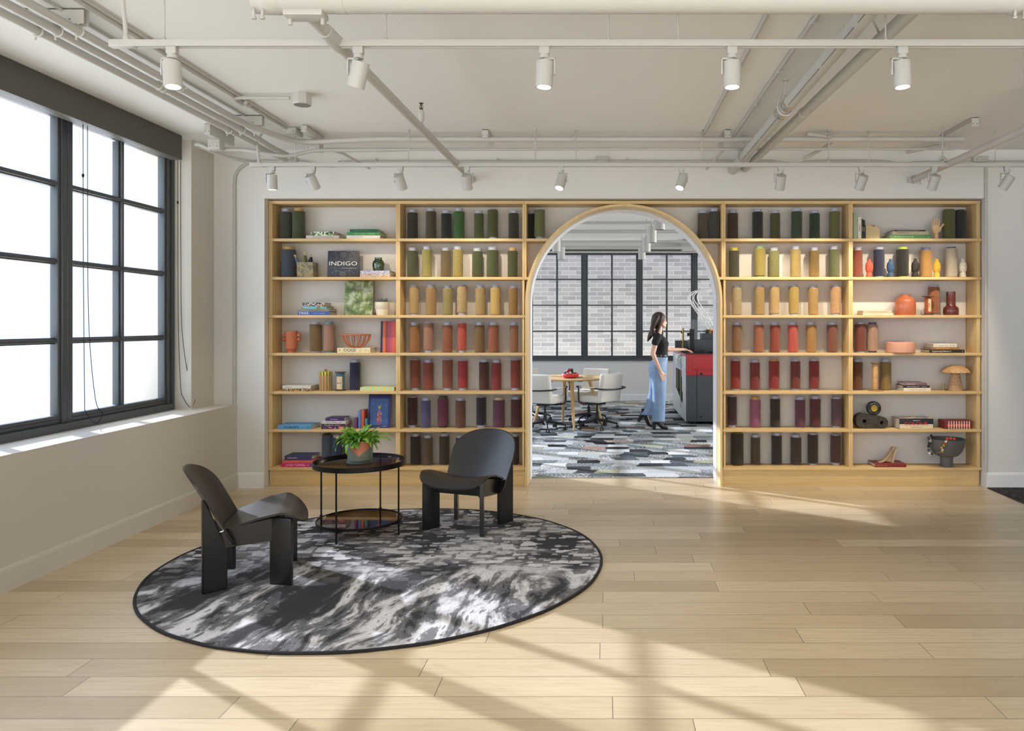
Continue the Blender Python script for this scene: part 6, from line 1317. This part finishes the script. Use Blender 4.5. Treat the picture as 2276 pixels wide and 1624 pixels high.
# far arm reaching to the machine
add_caps(b, W(.80, .165, 1.365), W(.97, .24, 1.165), .043, .035); add_caps(b, W(.97, .24, 1.165), W(1.215, .40, 1.160), .034, .023)
def hand(b, wrist, d, n, side, curl, fl=1.0, tside=1):
    """wrist point, d = direction of the fingers, n = back of the hand normal, side = across the palm"""
    d = d.normalized(); n = n.normalized(); side = side.normalized()
    add_caps(b, wrist, wrist+d*.03, .024, .024)
    for k in range(4):
        o = side*(k-1.5)*.019; add_caps(b, wrist+d*.02+o*.7, wrist+d*.082+o, .0135, .0105, 8)
        p = wrist+d*.085+o; L = (.070, .078, .074, .058)[k]*fl; cur = curl*(1+.12*k)
        for s, fr in enumerate((.45, .31, .24)):
            a = cur*(s+.6); dd = (d*math.cos(a)-n*math.sin(a)).normalized(); q = p+dd*L*fr; add_caps(b, p, q, .0088-.0008*s, .0082-.0008*s, 8); p = q
    p = wrist+d*.025-side*tside*.022; dd = (d*.72-side*tside*.60-n*.25).normalized()
    for L, r in ((.036, .0125), (.030, .0105), (.022, .0095)): q = p+dd*L; add_caps(b, p, q, r, r*.92, 8); p = q; dd = (dd+d*.25-n*.1).normalized()
hand(b, W(.822, -.215, .868), Vector((.36, .0, -.93)), Vector((.35, -.93, .13)), Vector((.86, .35, .33)), .22, 1.0, -1)
hand(b, W(1.232, .41, 1.158), Vector((.90, .40, -.16)), Vector((.1, .1, 1)), Vector((-.38, .92, .0)), .34, 1.0, 1)
blob('body', b, SKIN, e, .0052, 4)
# face details
b = NB(); 
for s in (-1, 1): add_ball(b, W(.914, s*.031, 1.588), .0085, 10, (.5, 1.3, .7))
obj('eyes', b, simple('eye', lin(60, 44, 36), .25), e)
b = NB()
for s in (-1, 1): add_tube(b, smooth_path([W(.914, s*.048, 1.604), W(.924, s*.034, 1.611), W(.927, s*.016, 1.607)], 4), .0028, 6)
obj('eyebrows', b, HAIR, e)
b = NB(); add_tube(b, smooth_path([W(.912, -.017, 1.524), W(.9225, 0, 1.5255), W(.912, .017, 1.524)], 5), .0035, 6); obj('lips', b, simple('lips', lin(186, 104, 98), .5), e)
# hair: cap, long back fall, front lock
b = NB(); add_ball(b, W(.812, 0, 1.632), .104, 24, (1.02, .92, 1.0)); add_ball(b, W(.786, 0, 1.585), .088, 20, (1, 1.05, 1.15))
for y0, x1, z1, r in [(-.055, .665, 1.34, .022), (-.03, .65, 1.30, .022), (0, .655, 1.33, .026), (.03, .67, 1.32, .024), (.055, .69, 1.34, .022), (-.075, .70, 1.38, .020), (-.085, .74, 1.42, .018)]:
    P = smooth_path([W(.785, y0*.9, 1.66), W(.742, y0*1.15, 1.57), W(.715, y0*1.2, 1.47), W(x1+.02, y0*1.2, 1.39), W(x1, y0*1.2, z1)], 4)
    for i in range(len(P)-1): k = i/len(P); add_caps(b, P[i], P[i+1], .040*(1-k)+r*k*.6, .040*(1-k)+r*k*.55, 8)
for y0, pts in [(-.075, [(.85, 1.67), (.838, 1.60), (.815, 1.52), (.79, 1.45), (.77, 1.41)]), (.075, [(.85, 1.67), (.85, 1.58), (.86, 1.48), (.87, 1.42), (.868, 1.385)])]:
    for (xa, za), (xb, zb) in zip(pts, pts[1:]): add_caps(b, W(xa, y0, za), W(xb, y0*1.02, zb), .022, .018, 8)
h_ = blob('hair', b, HAIR, e, .0065, 3)
tx_ = bpy.data.textures.new('strands', 'WOOD'); tx_.noise_scale = .02; tx_.turbulence = 2
dm = h_.modifiers.new('strands', 'DISPLACE'); dm.texture = tx_; dm.strength = .006; dm.mid_level = .5
# black top
b = NB(); add_loft(b, [(W(.838, 0, 1.075), .098, .132), (W(.838, 0, 1.14), .098, .132), (W(.842, 0, 1.22), .112, .148), (W(.845, 0, 1.27), .118, .155), (W(.822, 0, 1.34), .098, .16), (W(.80, 0, 1.385), .070, .150), (W(.795, 0, 1.405), .052, .115)], 32)
for s in (-1, 1): add_ball(b, W(.905, s*.062, 1.262), .052, 16)
add_caps(b, W(.785, -.165, 1.366), W(.752, -.192, 1.285), .060, .058); add_caps(b, W(.80, .16, 1.366), W(.855, .19, 1.305), .060, .054); sh_ = blob('black_top', b, COTTON, e, .006, 3)
b = NB(); add_tube(b, smooth_path([W(.775, -.045, 1.425), W(.84, -.05, 1.39), W(.885, 0, 1.355), W(.84, .05, 1.39), W(.775, .045, 1.425)], 5), .0015, 5); obj('necklace', b, BRASS, e)
# jeans
b = NB()
add_loft(b, [(W(.845, 0, 1.095), .100, .134), (W(.835, 0, 1.03), .112, .148), (W(.80, 0, .95), .134, .172), (W(.797, 0, .88), .138, .176), (W(.80, 0, .80), .125, .165)], 32)
add_loft(b, [(W(.80, -.075, .86), .128, .098), (W(.812, -.085, .70), .110, .094), (W(.815, -.09, .55), .100, .090), (W(.810, -.09, .38), .094, .090), (W(.805, -.09, .22), .094, .092), (W(.80, -.09, .125), .096, .094)], 28)
add_loft(b, [(W(.80, .075, .86), .125, .095), (W(.785, .085, .68), .105, .090), (W(.765, .09, .54), .094, .086), (W(.72, .09, .38), .090, .084), (W(.665, .09, .25), .092, .084), (W(.635, .09, .20), .092, .082)], 28)
blob('jeans', b, DENIM, e, .007, 3)
b = NB(); add_tube(b, smooth_path([W(.79, -.168, 1.05), W(.785, -.179, .88), W(.80, -.183, .70), W(.808, -.182, .50), W(.806, -.181, .30), W(.80, -.184, .13)], 6), .0022, 5)
add_tube(b, smooth_path([W(.905, -.118, 1.045), W(.885, -.142, 1.01), W(.84, -.152, .998)], 5), .0022, 5); add_tube(b, smooth_path([W(.69, -.115, .96), W(.70, -.13, .885), W(.735, -.155, .875), W(.76, -.172, .955)], 5), .0022, 5); obj('jeans_seams', b, simple('light_stitching', lin(176, 190, 206), .8), e)
b = NB()
for a_ in (-2.4, -1.6, -.8, .8, 2.4): x_, y_ = .843+.107*math.cos(a_), .141*math.sin(a_); add_box(b, W(x_, 0, 0).x-.004, W(x_, 0, 0).x+.004, y_-.004, y_+.004, 1.055, 1.105, .001)
obj('belt_loops', b, DENIM, e)
b = NB(); t = bmesh.new(); R = [(W(.843, 0, 1.062+dz), a, c) for dz, a, c in ((0, .106, .140), (.006, .109, .143), (.034, .106, .140), (.036, .100, .134))]; add_loft(t, R, 36, True); merge(b, t); obj('belt', b, LEATHER, e)
b = NB(); add_box(b, W(.945, 0, 0).x-.004, W(.945, 0, 0).x+.010, -.02, .02, 1.064, 1.096, .004); obj('buckle', b, CHROME, e)
# boots
def boot(name, y, ank, ball_, toe, heel, pitch):
    b = NB(); add_loft(b, [(W(ank[0]+.0, y, ank[1]+.08), .046, .044), (W(ank[0], y, ank[1]), .045, .042)], 18)
    add_caps(b, W(ank[0], y, ank[1]+.01), W(heel[0]+.015, y, heel[1]+.03), .042, .034); add_caps(b, W(ank[0]+.01, y, ank[1]-.01), W(ball_[0], y, ball_[1]+.012), .042, .034); add_caps(b, W(ball_[0], y, ball_[1]+.008), W(toe[0], y, toe[1]), .033, .022)
    o = blob(name, b, LEATHER, e, .006, 3); return o
boot('boot', -.09, (.765, .145), (.86, .035), (.925, .024), (.745, .085), 0)
b = NB(); add_loft(b, [(W(.742, -.09, .105), .032, .032), (W(.740, -.09, .05), .026, .028), (W(.738, -.09, .003), .024, .027)], 16); obj('boot_heel', b, LEATHER, e)
boot('boot', .09, (.605, .215), (.672, .052), (.725, .026), (.560, .17), 0)
b = NB(); add_tube(b, [W(.565, .09, .195), W(.540, .09, .15), W(.512, .09, .102)], [.032, .028, .025], 14); obj('boot_heel', b, LEATHER, e)
